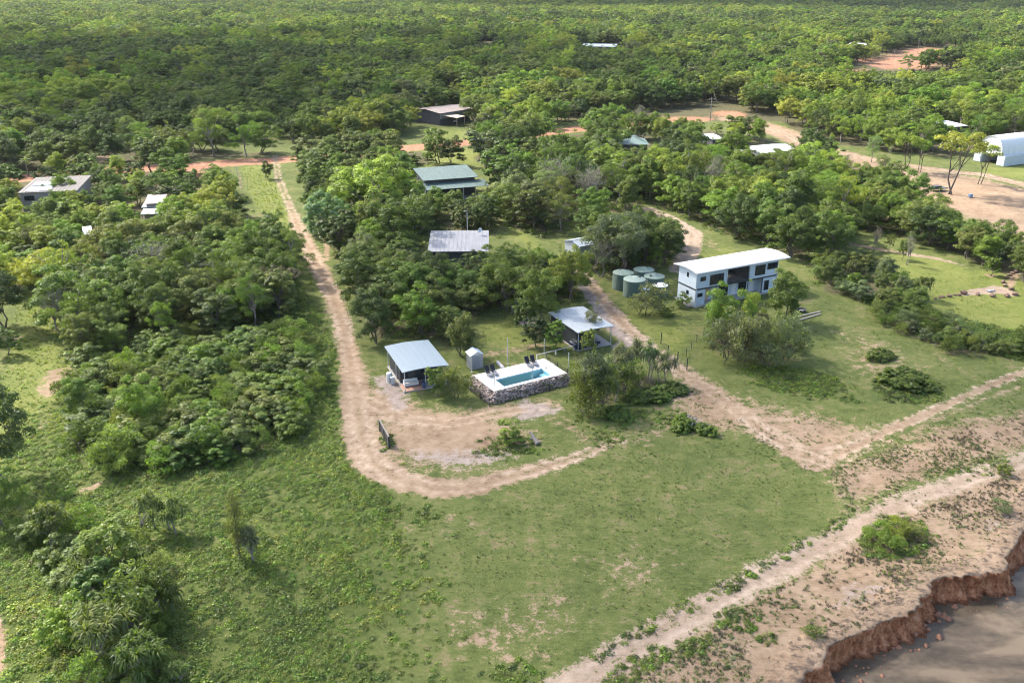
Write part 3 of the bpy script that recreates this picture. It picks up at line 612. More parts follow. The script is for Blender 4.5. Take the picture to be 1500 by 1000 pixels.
def P_plume(seed, H=6.):
    r = np.random.default_rng(seed); n = 26; z = np.linspace(.8, H - .3, n); wid = .95 * np.sin(np.linspace(.5, 2.95, n)) + .1
    C = np.stack([r.normal(size=n) * wid * .55, r.normal(size=n) * wid * .55, z], -1); rc = .3 + wid * .35
    V, lv = leaf_cloud(r, C, rc, 75, .26, 3.2, 1.1, .2, .8)
    return finish('plume', V, lv, branches(r, H, C, .09, .7, 12, .02), BARK, H, 1.2)
def P_bare(seed, H=7.):
    r = np.random.default_rng(seed); C = clumps(r, 40, (2.1, 2.1, 2.4), H - 2.3, inner=.3, lob=.3); rc = .4 + .3 * r.random(len(C))
    V, lv = leaf_cloud(r, C, rc, 14, .2, 3., .9, .2, .9)
    tk = branches(r, H, C, .16, .4, 34, .06, 2)
    for k in range(120):
        c = Vector(C[r.integers(len(C))]); tk.tube([c, c + Vector(r.normal(size=3)) * .55 + Vector((0, 0, .35))], [.025, .012], 3, False)
    return finish('bare', V, lv, tk, BARK_PALE, H, 2.4)
def blades(r, c, n, L, w, up=.5, droop=.45):
    """strap leaves radiating from c: two faces each, bent"""
    d = rdir(n, r); d[:, 2] = np.abs(d[:, 2]) * .9 + up - .4 * r.random(n); d /= np.linalg.norm(d, axis=1)[:, None]
    s = np.cross(d, [0, 0, 1.]); s /= np.linalg.norm(s, axis=1)[:, None] + 1e-9
    l = (L * (.7 + .5 * r.random(n)))[:, None]; p1 = c + d * l * .55; p2 = c + d * l + np.array([0, 0, -1]) * l * droop * (.4 + r.random(n))[:, None]
    w = w / 2; a = np.stack([c + s * w * .6, p1 + s * w, p1 - s * w, c - s * w * .6], 1); b = np.stack([p1 + s * w, p2 + s * w * .15, p2 - s * w * .15, p1 - s * w], 1)
    return np.concatenate([a, b], 1).reshape(-1, 3)
def P_pandanus(seed, H=4.2, heads=9):
    r = np.random.default_rng(seed); C = clumps(r, heads, (1.3, 1.3, 1.2), H - 1.5, inner=.6, lob=.4); V = []; lv = []
    for c in C:
        v = blades(r, c, 42, .82, .075, .45, .5); V.append(v); lv.append(np.clip(.5 + .28 * r.normal(size=len(v) // 4), 0, 1))
        v = blades(r, c - np.array([0, 0, .12]), 14, .8, .1, -.2, .8); V.append(v); lv.append(np.full(len(v) // 4, .05))
    return finish('pandanus', np.concatenate(V), np.concatenate(lv), branches(r, H, C, .12, .35, heads, .08, 2), BARK_PALE, H, 1.9)
def P_palm(seed, H=7.):
    r = np.random.default_rng(seed); V = []; lv = []
    for k in range(15):
        a = k * 2.4 + r.random(); e = .9 - .09 * k; p = np.array([0, 0, H - .6]); d = np.array([math.cos(a) * math.cos(e), math.sin(a) * math.cos(e), math.sin(e)]); side = np.array([-math.sin(a), math.cos(a), 0])
        for i in range(13):
            p = p + d * .22; d = d + np.array([0, 0, -.075]); d /= np.linalg.norm(d); L = .75 * math.sin((i + 2) / 15 * 3.0)
            for sg in (1, -1):
                t = p + side * sg * L + d * .35 + np.array([0, 0, -.3 * L]); w = d * .07
                V.append(np.array([p - w, p + w, t + w * .3, t - w * .3])); lv.append(np.clip(.5 + r.normal() * .2, 0, 1))
    mb = MB().tube([(0, 0, -.2), (.15, 0, H * .5), (0, 0, H - .5)], [.2, .15, .12], 8)
    return finish('palm', np.concatenate(V), np.array(lv), mb, BARK_PALE, H, 2.6)
def P_mound(seed, H=1.5):
    r = np.random.default_rng(seed); C = clumps(r, 190, (2.1, 1.6, 1.05), .25, inner=.45, lob=.25); C = C[C[:, 2] > .05]; rc = .22 + .16 * r.random(len(C))
    V, lv = leaf_cloud(r, C, rc, 40, .27, 1.3, .6, .8, .5, vc=.7)
    return finish('mound', V, lv, branches(r, H, C, .04, .3, 6, .1, 3, 4), BARK, H, 2.3)
PR = dict(dome=[P_dome(s, H=8, rx=a, rz=b) for s, a, b in ((1, 3.1, 3.4), (2, 3.5, 3.2), (3, 2.9, 3.6), (4, 3.3, 3.1), (5, 2.6, 3.7))], oval=[P_dome(s, H=8, rx=a, rz=b) for s, a, b in ((6, 2.3, 3.8), (7, 2.6, 3.7))], gum=[P_gum(s) for s in (11, 12, 13, 14)], broad=[P_broad(s) for s in (21, 22, 23)],
          spread=[P_spread(s) for s in (101, 102, 103, 104)], mango=[P_mango(31)], shrub=[P_shrub(s) for s in (41, 42, 43, 44)], fine_shrub=[P_fine(s) for s in (51, 52, 53)], pandanus=[P_pandanus(s, 4.2, k) for s, k in ((61, 14), (62, 11), (63, 17))],
          plume=[P_plume(71)], bare=[P_bare(81), P_bare(82)], palm=[P_palm(91)], mound=[P_mound(95), P_mound(96)], umbrella=[P_umbrella(99), P_umbrella(100)])
TINT = dict(dark=(.060, .086, .023), mid=(.097, .137, .027), olive=(.124, .150, .038), grey=(.135, .155, .075), bright=(.130, .186, .028), lime=(.195, .228, .040), pale=(.140, .186, .048), yellow=(.25, .245, .035), silver=(.15, .195, .105), brown=(.15, .12, .075), gold=(.215, .255, .048))
TINT = {k: tuple(c * 1.08 for c in v) for k, v in TINT.items()}
WORD = dict(gold='bright yellow-green', dark='dark green', mid='mid green', olive='olive green', grey='grey-green', bright='fresh green', lime='yellow-green', pale='pale green', yellow='bright yellow', silver='silvery green', brown='brownish')
FORM = dict(oval='oval tree', spread='spreading tree', dome='rounded tree', gum='open-crowned tree', broad='broad-leaved tree', mango='mango tree', shrub='broad-leaved shrub', fine_shrub='fine-leaved shrub', pandanus='spiky screw palm', plume='feathery narrow tree', bare='bare-branched tree', palm='feathery palm', mound='creeper mound', umbrella='umbrella-crowned tree')
NAME = dict(oval='oval_tree', spread='spreading_tree', dome='rounded_tree', gum='open_crowned_tree', broad='broad_leaved_tree', mango='mango_tree', shrub='shrub', fine_shrub='fine_leaved_shrub', pandanus='screw_palm', plume='feathery_tree', bare='bare_tree', palm='palm_tree', mound='creeper_mound', umbrella='umbrella_tree')
CATG = dict(shrub='shrub', fine_shrub='shrub', mound='creeper', pandanus='screw palm', palm='palm')
PLANTS = []
class Hash:
    def __init__(s, c): s.c = c; s.d = {}
    def near(s, x, y, r):
        i, j = int(x // s.c), int(y // s.c)
        for a in range(i - 2, i + 3):
            for b in range(j - 2, j + 3):
                for (u, v, q) in s.d.get((a, b), ()):
                    if math.hypot(u - x, v - y) < max(r, q): return True
        return False
    def add(s, x, y, r): s.d.setdefault((int(x // s.c), int(y // s.c)), []).append((x, y, r))
HS = Hash(4.5)
def plant(sp, x, y, h, tint, label=None, wide=1., var=None, rz=None, sep=None, zone=None):
    p = PR[sp][random.randrange(len(PR[sp])) if var is None else var]
    PLANTS.append(dict(sp=sp, p=p, x=x, y=y, s=h / p.H, h=h, tint=tint, label=label, wide=wide, rz=random.random() * 6.28 if rz is None else rz, zone=zone))
    HS.add(x, y, sep if sep else p.rad * h / p.H * .55)
def pick(w): return random.choices(list(w), list(w.values()))[0]
def PX(sp, px, py, hpx, tint, label=None, wide=1., **k):
    """plant with its foot at photo pixel (px, py), hpx pixels tall"""
    x, y = G(px, py); plant(sp, x, y, hgt(px, py, py - hpx), tint, label, wide, **k)

# ------------------------------------------------------------------ buildings
STEEL = M('pale_steel_roof', (.24, .265, .28), .42, .0, .07, .35, (.20, .225, .235), .08, (3, .3, 3), .5)
STEEL_D = M('blue_grey_steel_roof', (.165, .205, .23), .42, .0, .07, .35, (.145, .18, .20), .08, (3, .3, 3), .5)
WHITE_ROOF = M('white_roof', (.40, .41, .42), .5, 0, .12, .5, (.32, .32, .32), .08)
ZINC = M('weathered_iron_roof', (.21, .21, .215), .5, .1, .28, .8, (.20, .185, .17), .15, (2.5, .25, 1))
RUST = M('rusty_iron_roof', (.27, .22, .19), .6, .1, .3, .6, (.26, .17, .12), .2, (2, .3, 1))
GREEN_ROOF = M('green_roof', (.072, .105, .094), .5, 0, .22, .5, (.11, .14, .13), .1, (2, .25, 1))
BEIGE = M('beige_render', (.26, .23, .20), .85, 0, .1, 1.5, (.26, .23, .20))
WALL_BLUE = M('pale_blue_wall', (.40, .455, .49), .7, 0, .05, .7, (.33, .375, .40), .1)
DARKM = M('charcoal_metal', (.025, .028, .034), .5, 0, .2, 2)
DARKW = M('dark_wall', (.06, .06, .062), .8, 0, .3, 1.5)
GREYM = M('galvanised_steel', (.42, .44, .46), .45, .3, .12, 3)
WHITE = M('white_paint', (.55, .55, .54), .6, 0, .06, 2, (.58, .56, .52))
CONC = M('concrete', (.27, .25, .23), .9, 0, .15, 1.2, (.27, .24, .21), .25)
DECK = M('pale_pool_paving', (.46, .44, .425), .8, 0, .07, 1.2, (.38, .355, .33), .1)
BRICKP = M('terracotta_paving', (.30, .17, .12), .9, 0, .2, 1.5, (.30, .19, .14))
TAN = M('tan_timber', (.46, .31, .20), .8, 0, .15, 1.2)
TANKG = M('green_tank_plastic', (.062, .105, .08), .55, 0, .12, .8, (.10, .14, .11), .08)
TANKT = M('faded_tank_top', (.125, .17, .14), .6, 0, .12, 1.2, (.20, .235, .205), .08)
ROCK = M('bank_stone', (.30, .24, .21), .95, 0, .3, 2.6, (.20, .165, .14), .5)
ROCKB = M('brown_boulder', (.13, .085, .06), .95, 0, .4, 1.5, (.20, .14, .10), .6)
TIMBER = M('grey_weathered_timber', (.16, .145, .13), .9, 0, .3, 2, (.09, .08, .07), .4)
BLUEP = M('blue_plastic', (.02, .05, .12), .5, 0, .1)
RUBBER = M('rubber', (.02, .02, .02), .9)
PANEL = M('solar_panel', (.035, .05, .10), .15, 0, .25, 1.2, None, .02)
FABRIC = M('black_mesh_fabric', (.018, .019, .024), .8)
CREAM = M('cream_canvas', (.45, .42, .38), .85, 0, .08, 1)
def glass_dark():
    m = new_mat('dark_window_glass'); b = NB(m); b.out(b.principled((.012, .016, .022), .06, 0, None, spec=.6)); return m
GLASS = glass_dark()
EXCL = []
def foot(x, y, a, w, d, m=1.2):
    ca, sa = math.cos(a), math.sin(a)
    EXCL.append(np.array([(x + u * ca - v * sa, y + u * sa + v * ca) for u, v in ((-m, -m), (w + m, -m), (w + m, d + m), (-m, d + m))]))
def rect(px4, z):
    """BL, BR, FR, FL photo corners of a roof at height z -> origin (front left), angle, width, depth"""
    b = GP(px4, z); fx = (b[2] - b[3]) + (b[1] - b[0]); a = math.atan2(fx[1], fx[0])
    w = (np.linalg.norm(b[2] - b[3]) + np.linalg.norm(b[1] - b[0])) / 2; n = np.array([-math.sin(a), math.cos(a)])
    d = ((b[0] - b[3]) @ n + (b[1] - b[2]) @ n) / 2; c = b.mean(0); u = np.array([math.cos(a), math.sin(a)])
    o = c - u * w / 2 - n * d / 2
    return o[0], o[1], a, w, d
def window(par, x0, x1, z0, z1, y, n=1, ax='x'):
    """framed dark window standing 4 cm proud of a wall at y (ax x: front, facing -y; ax y: left end, facing -x)"""
    f = MB(); t = .06
    def bx(m, a0, a1, b0, b1, p0, p1):
        if ax == 'x': m.box(a0, a1, y - p1, y - p0, b0, b1)
        else: m.box(y - p1, y - p0, a0, a1, b0, b1)
    bx(f, x0, x1, z0, z0 + t, .002, .05); bx(f, x0, x1, z1 - t, z1, .002, .05)
    ws = (x1 - x0) / n
    for k in range(n + 1):
        c = x0 + k * ws; l = max(x0, c - t / 2); bx(f, l, min(x1, l + t), z0 + t, z1 - t, .002, .05)
    o = f.build('window', DARKM, par)
    for k in range(n):
        g = MB(); bx(g, x0 + k * ws + t * .6, x0 + (k + 1) * ws - t * .6, z0 + t, z1 - t, .004, .025); g.build('pane', GLASS, o)
    return o
def arch_roof(W, D, z, rise, along='x', th=.1, over=(0, 0, 0, 0), n=14):
    """curved sheet over x 0..W, y 0..D (plus overhangs left, right, front, back) arching along x or y; with standing ribs"""
    m = MB(); x0, x1, y0, y1 = -over[0], W + over[1], -over[2], D + over[3]; P = []
    for k in range(n + 1):
        t = k / n; zz = z + rise * math.sin(math.pi * (.12 + .76 * t)) - rise * math.sin(math.pi * .12)
        P.append((x0 + (x1 - x0) * t, zz) if along == 'x' else (y0 + (y1 - y0) * t, zz))
    vs = []
    for s, dz in ((0, 0), (1, 0), (0, -th), (1, -th)):
        for c, zz in P:
            vs.append((c, y0 if s == 0 else y1, zz + dz) if along == 'x' else (x0 if s == 0 else x1, c, zz + dz))
    q = n + 1; fs = []
    for k in range(n):
        f1 = (k, k + 1, q + k + 1, q + k); f2 = (2 * q + k, 3 * q + k, 3 * q + k + 1, 2 * q + k + 1)
        if along == 'y': f1, f2 = f1[::-1], f2[::-1]
        fs += [f1, f2, (k, 2 * q + k, 2 * q + k + 1, k + 1), (q + k, q + k + 1, 3 * q + k + 1, 3 * q + k)]
    fs += [(0, q, 3 * q, 2 * q), (n, 2 * q + n, 3 * q + n, q + n)]
    m.add(vs, fs); return m, P
def ribs(par, W, D, z, rise, along, over, mat, step=.76):
    """raised seams of roof sheeting"""
    x0, x1, y0, y1 = -over[0], W + over[1], -over[2], D + over[3]; m = MB(); n = 10
    L = (y1 - y0) if along == 'x' else (x1 - x0); k = step
    f = lambda t: z + rise * math.sin(math.pi * (.12 + .76 * t)) - rise * math.sin(math.pi * .12)
    while k < (x1 - x0 if along == 'x' else x1 - x0):
        if along == 'x':
            t = k / (x1 - x0); zz = f(t) + .012; m.box(x0 + k - .014, x0 + k + .014, y0 + .02, y1 - .02, zz - .02, zz + .004)
        else:
            m.tube([(x0 + k, y0 + (y1 - y0) * i / n, f(i / n) + .012) for i in range(n + 1)], .022, 4)
        k += step
    return m.build('roof_seam', mat, par)
def carport(label, px4, z, roofm, wallm):
    x, y, a, W, D = rect(px4, z); t = thing('carport', label, 'carport', (x, y, 0), a); foot(x, y, a, W, D, .6)
    m, P = arch_roof(W, D, z - .1, .28, 'x'); r = m.build('roof', roofm, t); ribs(r, W, D, z - .1, .28, 'x', (0, 0, 0, 0), roofm)
    MB().box(.15, W - .15, .25, D - .2, -.2, .10).build('floor_slab', CONC, t)
    for px_ in (.35, W / 2, W - .35):
        for py_ in (.4, D / 2, D - .4):
            if px_ == W / 2 and py_ == D / 2: continue
            top = z - .2 + .28 * (math.sin(math.pi * (.12 + .76 * px_ / W)) - math.sin(math.pi * .12))
            MB().box(px_ - .045, px_ + .045, py_ - .045, py_ + .045, .10, top + .04).build('post', GREYM, t)
    for py_ in (.4, D - .4): MB().tube([(W * k / 8, py_, z - .26 + .28 * (math.sin(math.pi * (.12 + .76 * k / 8)) - math.sin(math.pi * .12))) for k in range(9)], .06, 4).build('beam', DARKM, t)
    return t, W, D, a, (x, y)
def house(name, label, px4, z, roof, wallm, rise=.7, over=.6, kind='gable', wins=(), cat='house', dz=None, hz=None, base=0):
    x, y, a, W, D = rect(px4, z); t = thing(name, label, cat, (x, y, 0), a); foot(x, y, a, W, D, 1.5)
    w = MB(); o = over; w.box(o, W - o, o, D - o, -.3, z - .12)
    if kind == 'gable':
        yc = D / 2; zt = z - .12 + (rise - .14) * (1 - 2 * o / D)
        for xx in (o, W - o - .15): w.add([(xx, o + .1, z - .12), (xx, D - o - .1, z - .12), (xx, yc, zt), (xx + .15, o + .1, z - .12), (xx + .15, D - o - .1, z - .12), (xx + .15, yc, zt)], [(0, 2, 1), (3, 4, 5), (0, 3, 5, 2), (1, 2, 5, 4)])
    w.build('wall', wallm, t)
    m = MB()
    if kind == 'gable':
        m.slab([(0, 0, z), (W, 0, z), (W, D / 2 - .01, z + rise), (0, D / 2 - .01, z + rise)], .07); m.slab([(0, D / 2 + .01, z + rise), (W, D / 2 + .01, z + rise), (W, D, z), (0, D, z)], .07)
        s = lambda yy: z + rise * (1 - abs(yy - D / 2) / (D / 2))
    elif kind == 'skillion':
        m.slab([(0, 0, z), (W, 0, z), (W, D, z + rise), (0, D, z + rise)], .08); s = lambda yy: z + rise * yy / D
    elif kind == 'hip':
        h = D / 2; m.add([(0, 0, z), (W, 0, z), (W, D, z), (0, D, z), (h, h, z + rise), (W - h, h, z + rise)], [(0, 1, 5, 4), (1, 2, 5), (2, 3, 4, 5), (3, 0, 4), (3, 2, 1, 0)]); s = None
    r = m.build('roof', roof, t)
    if s:
        q = MB(); k = .76
        while k < W:
            if kind == 'gable':
                q.tube([(k, .05, s(.05) + .02), (k, D / 2 - .05, s(D / 2 - .05) + .02)], .03, 4); q.tube([(k, D / 2 + .05, s(D / 2 + .05) + .02), (k, D - .05, s(D - .05) + .02)], .03, 4)
            else: q.tube([(k, .05, s(.05) + .02), (k, D - .05, s(D - .05) + .02)], .03, 4)
            k += .76
        q.build('roof_seam', roof, r)
        if kind == 'gable': MB().box(-.05, W + .05, D / 2 - .16, D / 2 + .16, z + rise - .005, z + rise + .035).build('ridge_cap', roof, r)
    for f0, f1, z0, z1, n in wins: window(t, o + f0 * (W - 2 * o), o + f1 * (W - 2 * o), z0, z1, o, n)
    return t, W, D

# --- two-storey house
HX, HY = G(1017, 449); HA = R(27.1); HL, HD = 17.2, 4.6
H = thing('two_storey_house', 'pale blue two-storey house with white curved roof and open upper balcony', 'house', (HX, HY, 0), HA); foot(HX, HY, HA, HL, HD, 1.5)
MB().box(-.5, HL + .3, -.5, HD + .3, -.3, .12).build('floor_slab', CONC, H)
MB().box(0, 2.0, 0, HD, .12, 2.72).box(2.0, 14.2, 1.5, HD, .12, 2.72).box(14.2, HL, 0, HD, .12, 2.72).build('ground_floor_wall', WALL_BLUE, H)
MB().box(0, 6.4, 0, HD, 2.96, 5.80).box(11.0, HL, 0, HD, 2.96, 5.80).box(6.4, 11.0, 0, .18, 5.35, 5.80).box(8.9, 11.0, HD - .2, HD, 2.96, 5.35).build('upper_wall', WALL_BLUE, H)
MB().box(-.03, HL + .03, -.04, HD + .03, 2.72, 2.96).build('floor_band', DARKM, H)
MB().box(6.42, 10.98, .05, HD - .22, 2.962, 2.99).build('balcony_deck', TIMBER, H)
MB().box(10.94, 10.995, .2, HD - .25, 3.0, 5.3).box(8.95, 10.93, HD - .27, HD - .205, 3.0, 5.3).build('balcony_wall_lining', DARKW, H)
b = MB(); b.box(6.4, 11.0, -.03, .02, 3.92, 3.97); b.box(6.4, 11.0, -.02, .01, 3.02, 3.06)
b.box(6.4, 11.0, HD - .02, HD + .01, 3.92, 3.97)
k = 6.45
while k < 11: b.box(k, k + .025, -.015, .005, 3.06, 3.92); k += .11
b.build('balcony_rail', DARKM, H)
m, P_ = arch_roof(HL, HD, 5.86, 0.48, 'y', .14, (.55, 2.0, .55, .9)); r = m.build('roof', WHITE_ROOF, H); ribs(r, HL, HD, 5.86, 0.48, 'y', (.55, 2.0, .55, .9), WHITE_ROOF, .6)
for x0 in (.02, HL - .17):
    n = 10; vs = []; hh = lambda yy: 5.70 + .48 * (math.sin(math.pi * (.12 + .76 * (yy + .55) / (HD + 1.45))) - math.sin(math.pi * .12))
    for xx in (x0, x0 + .15):
        vs += [(xx, HD * i / n, 5.80) for i in range(n + 1)] + [(xx, HD * i / n, max(5.81, hh(HD * i / n))) for i in range(n + 1)]
    q_ = n + 1; fs = []
    for i in range(n): fs += [(i, q_ + i, q_ + i + 1, i + 1), (2 * q_ + i, 2 * q_ + i + 1, 3 * q_ + i + 1, 3 * q_ + i)]
    MB().add(vs, fs).build('gable_infill', WALL_BLUE, H)
for a_ in [(.8, 1.9, 4.15, 4.9, 0, 1), (2.75, 5.6, 3.2, 4.95, 0, 5), (12.2, 14.4, 3.4, 5.15, 0, 4), (14.8, 17.0, 4.1, 5.2, 0, 2), (.45, 1.45, 1.5, 2.15, 0, 1), (10.2, 11.9, .2, 2.3, 1.5, 3), (14.5, 15.5, .5, 2.2, 0, 1), (6.1, 8.0, .2, 2.3, 1.5, 2)]:
    window(H, a_[0], a_[1], a_[2], a_[3], a_[4], a_[5])
for a_ in [(2.0, 2.5, 4.45, 5.2), (1.7, 2.3, 1.55, 2.2)]: window(H, a_[0], a_[1], a_[2], a_[3], 0, 1, 'y')
MB().box(2.02, 3.9, 1.42, 1.497, .13, 2.7).build('timber_screen', TAN, H)
for x0 in (8.7, 12.6):
    d_ = MB().box(x0, x0 + .95, 1.44, 1.496, .13, 2.25).build('door', WHITE, H); MB().box(x0 + .8, x0 + .88, 1.40, 1.438, 1.1, 1.16).build('handle', DARKM, d_)
for x0 in (6.0, 10.9, 14.0): MB().box(x0, x0 + .09, .02, .11, .12, 2.72).build('post', DARKM, H)
MB().box(10.92, 11.0, .19, .27, 2.99, 5.35).build('post', DARKM, H)
MB().box(-1.6, -.6, .2, 1.5, -.1, .16).build('side_step', CONC, H)

MB().box(-.5, HL + 1.95, -.66, -.56, 5.70, 5.82).build('gutter', WHITE_ROOF, H)
for x0 in (.06, 6.2, 11.1, HL - .14): MB().box(x0, x0 + .08, -.09, -.045, .14 if x0 < 2 or x0 > 14 else 2.97, 5.72).build('downpipe', WHITE, H)
MB().box(4.2, 5.0, 1.20, 1.497, 1.7, 2.3).build('air_conditioner', WHITE, H)
s = thing('balcony_table', 'small dark table on the open balcony of the two-storey house', 'table', (HX + 8.0 * math.cos(HA) - 2. * math.sin(HA), HY + 8.0 * math.sin(HA) + 2. * math.cos(HA), 2.99), HA)
MB().lathe([(.5, .70), (.5, .74)], n=18).build('tabletop', TIMBER, s); MB().tube([(0, 0, 0), (0, 0, .70)], .05).build('leg', DARKM, s); MB().lathe([(.28, 0), (.28, .03)], n=12).build('foot', DARKM, s)

# --- carports and what stands in them
CP1 = carport('open carport with blue-grey curved roof and furniture, beside the dirt track bend', [(565.6, 505.4), (630, 496.6), (654.8, 533.7), (586.4, 545.4)], 3.1, STEEL_D, None)
CP2 = carport('open carport with pale curved roof, behind the scrub beyond the pool', [(804.5, 456.2), (856, 447.2), (899, 477), (844.5, 486.8)], 3.1, STEEL, None)
def loc(cp, u, v, z=.1):
    t, W, D, a, (x, y) = cp; return (x + u * math.cos(a) - v * math.sin(a), y + u * math.sin(a) + v * math.cos(a), z)
t, W, D, a, o_ = CP1
rm = MB(); rm.box(.45, W - .45, 3.1, 3.25, .10, 2.92).box(.45, .6, 3.26, D - .9, .10, 2.75).box(W - .6, W - .45, 3.26, D - .9, .10, 2.75).build('room_wall', DARKM, t); window(t, 3.2, 4.6, 1.2, 2.2, 3.1, 2); MB().box(1.6, 2.5, 3.04, 3.098, .11, 2.1).build('door', DARKW, t); MB().box(.2, W * .52, .28, 2.6, .102, .13).build('terracotta_paving', BRICKP, t)
s = thing('outdoor_sofa', 'white outdoor sofa at the open front corner of the blue-grey carport', 'sofa', loc(CP1, .6, 1.5, .13), a)
MB().box(0, 1.9, 0, .8, .12, .32).build('seat_frame', WHITE, s); MB().box(0, 1.9, .62, .8, .33, .78).build('backrest', WHITE, s)
for x0 in (0, 1.75): MB().box(x0, x0 + .15, .02, .61, .33, .6).build('armrest', WHITE, s)
for x0 in (.18, .97): MB().box(x0, x0 + .76, .06, .6, .33, .46).build('cushion', CREAM, s, bevel=.04)
for x0, y0 in ((.03, .03), (1.79, .03), (.03, .69), (1.79, .69)): MB().box(x0, x0 + .08, y0, y0 + .08, 0, .118).build('leg', DARKM, s)
s = thing('blue_drum', 'dark blue drum by the front middle post of the blue-grey carport', 'drum', loc(CP1, W * .48, .62), a)
MB().lathe([(.27, 0), (.29, .05), (.29, .3), (.31, .33), (.29, .36), (.29, .62), (.31, .65), (.29, .68), (.29, .88)]).build('drum_body', BLUEP, s); MB().lathe([(.25, .881), (.25, .9)]).build('lid', DARKM, s)
s = thing('outdoor_table', 'reddish timber table under the blue-grey carport roof', 'table', loc(CP1, W * .62, 1.5), a)
MB().box(0, 1.6, 0, .8, .70, .75).build('tabletop', M('red_timber', (.22, .10, .09), .7), s)
for x0, y0 in ((.06, .06), (1.46, .06), (.06, .66), (1.46, .66)): MB().box(x0, x0 + .08, y0, y0 + .08, 0, .698).build('leg', DARKM, s)
s = thing('gas_water_heater', 'white hot water cylinder outside the carport wall facing the track', 'water heater', loc(CP1, -.75, 4.2, 0), a)
MB().lathe([(.36, 0), (.38, .04), (.38, 1.25), (.30, 1.36), (.1, 1.4)]).build('cylinder', WHITE, s, smooth=True); MB().tube([(.1, 0, 1.38), (.1, 0, 1.6), (.6, 0, 1.6)], .03).build('pipe', GREYM, s); MB().box(-.42, .42, -.42, .42, -.06, -.002).build('base', CONC, s)
s = thing('grey_meter_box', 'grey equipment box beside the white water cylinder', 'box', loc(CP1, -.8, 3.2, 0), a)
MB().box(0, .55, 0, .7, 0, 1.0).build('box_body', GREYM, s, bevel=.02); MB().box(-.02, -.002, .08, .62, .1, .9).build('door', DARKW, s)
t, W, D, a, o_ = CP2
MB().box(.3, .42, .9, D - .5, .1, 2.75).box(.43, W * .62, 2.6, 2.72, .1, 2.9).box(W * .62, W * .62 + .12, 2.6, D - .5, .1, 2.9).build('room_wall', DARKM, t); MB().box(1.2, 2.1, 2.54, 2.598, .11, 2.1).build('door', DARKW, t)
s = thing('parked_car', 'dark blue car half hidden under the pale carport', 'car', loc(CP2, W * .32, 1.3, .1), a)
def car_parts(s, paint):
    MB().add([(-2.1, -.85, .35), (2.1, -.85, .35), (2.1, .85, .35), (-2.1, .85, .35), (-2.15, -.87, .8), (2.15, -.87, .72), (2.15, .87, .72), (-2.15, .87, .8), (-2.0, -.8, .98), (1.0, -.8, .98), (1.0, .8, .98), (-2.0, .8, .98)],
             [(3, 2, 1, 0), (0, 1, 5, 4), (1, 2, 6, 5), (2, 3, 7, 6), (3, 0, 4, 7), (4, 5, 9, 8), (5, 6, 10, 9), (6, 7, 11, 10), (7, 4, 8, 11), (8, 9, 10, 11)]).build('body', paint, s, bevel=.05)
    MB().add([(-1.9, -.75, .985), (.9, -.75, .985), (.9, .75, .985), (-1.9, .75, .985), (-1.6, -.62, 1.5), (.2, -.62, 1.5), (.2, .62, 1.5), (-1.6, .62, 1.5)], [(0, 1, 5, 4), (1, 2, 6, 5), (2, 3, 7, 6), (3, 0, 4, 7), (4, 5, 6, 7)]).build('window', GLASS, s)
    MB().box(-1.55, .15, -.6, .6, 1.502, 1.54).build('roof', paint, s, bevel=.02)
    for x0 in (-1.35, 1.35):
        for y0 in (-.9, .72):
            wv = MB(); wv.lathe([(.2, 0), (.33, .02), (.33, .17), (.2, .18)], n=16); wv.V = [(x0 + p[0], y0 + p[2], .33 + p[1]) for p in wv.V]; wv.build('wheel', RUBBER, s)
car_parts(s, M('dark_blue_car_paint', (.02, .03, .06), .3))

# --- pool terrace
pv = GP([(695.8, 548.8), (800.2, 524.2), (829.6, 546.4), (723.4, 572.8)], 1.3); PAa = R(30.1); (PX0, PY0) = pv[3]; PW, PD, PZ = 11.0, 5.6, 1.3
T = thing('pool_terrace', 'white paved pool terrace with a long blue swimming pool', 'pool', (PX0, PY0, 0), PAa); foot(PX0, PY0, PAa, PW, PD, 2.0)
qx0, qx1, qy0, qy1 = 1.75, 8.95, .48, 2.9
def pl(u, v, z=PZ): return (PX0 + u * math.cos(PAa) - v * math.sin(PAa), PY0 + u * math.sin(PAa) + v * math.cos(PAa), z)
MB().box(0, PW, 0, qy0, -.3, PZ).box(0, PW, qy1, PD, -.3, PZ).box(0, qx0, qy0, qy1, -.3, PZ).box(qx1, PW, qy0, qy1, -.3, PZ).build('paving', DECK, T)
POOLM = M('pale_blue_pool_shell', (.44, .63, .71), .5, 0, .05, .8)
e = .003; MB().add([(qx0 + e, qy0 + e, PZ - 1.35), (qx1 - e, qy0 + e, PZ - 1.35), (qx1 - e, qy1 - e, PZ - 1.35), (qx0 + e, qy1 - e, PZ - 1.35), (qx0 + e, qy0 + e, PZ - .06), (qx1 - e, qy0 + e, PZ - .06), (qx1 - e, qy1 - e, PZ - .06), (qx0 + e, qy1 - e, PZ - .06)],
    [(0, 1, 2, 3), (0, 4, 5, 1), (1, 5, 6, 2), (2, 6, 7, 3), (3, 7, 4, 0)]).build('pool_shell', POOLM, T)
MB().box(qx1 - .62, qx1 - .01, qy0 + .3, qy1 - .3, PZ - 1.34, PZ - .55).box(qx1 - 1.2, qx1 - .63, qy0 + .3, qy1 - .3, PZ - 1.34, PZ - .95).build('pool_steps', POOLM, T)
wm = new_mat('pool_water'); b = NB(wm); P0 = b.n('ShaderNodeNewGeometry').outputs['Position']; nz = b.noise(P0, 2.2, 3)
tr = b.n('ShaderNodeBsdfTransparent'); tr.inputs[0].default_value = (.74, .94, .96, 1); gl = b.n('ShaderNodeBsdfGlossy'); gl.inputs['Roughness'].default_value = .06
bp = b.n('ShaderNodeBump'); bp.inputs['Strength'].default_value = .12; b.l(nz, bp.inputs['Height']); b.l(bp.outputs[0], gl.inputs['Normal'])
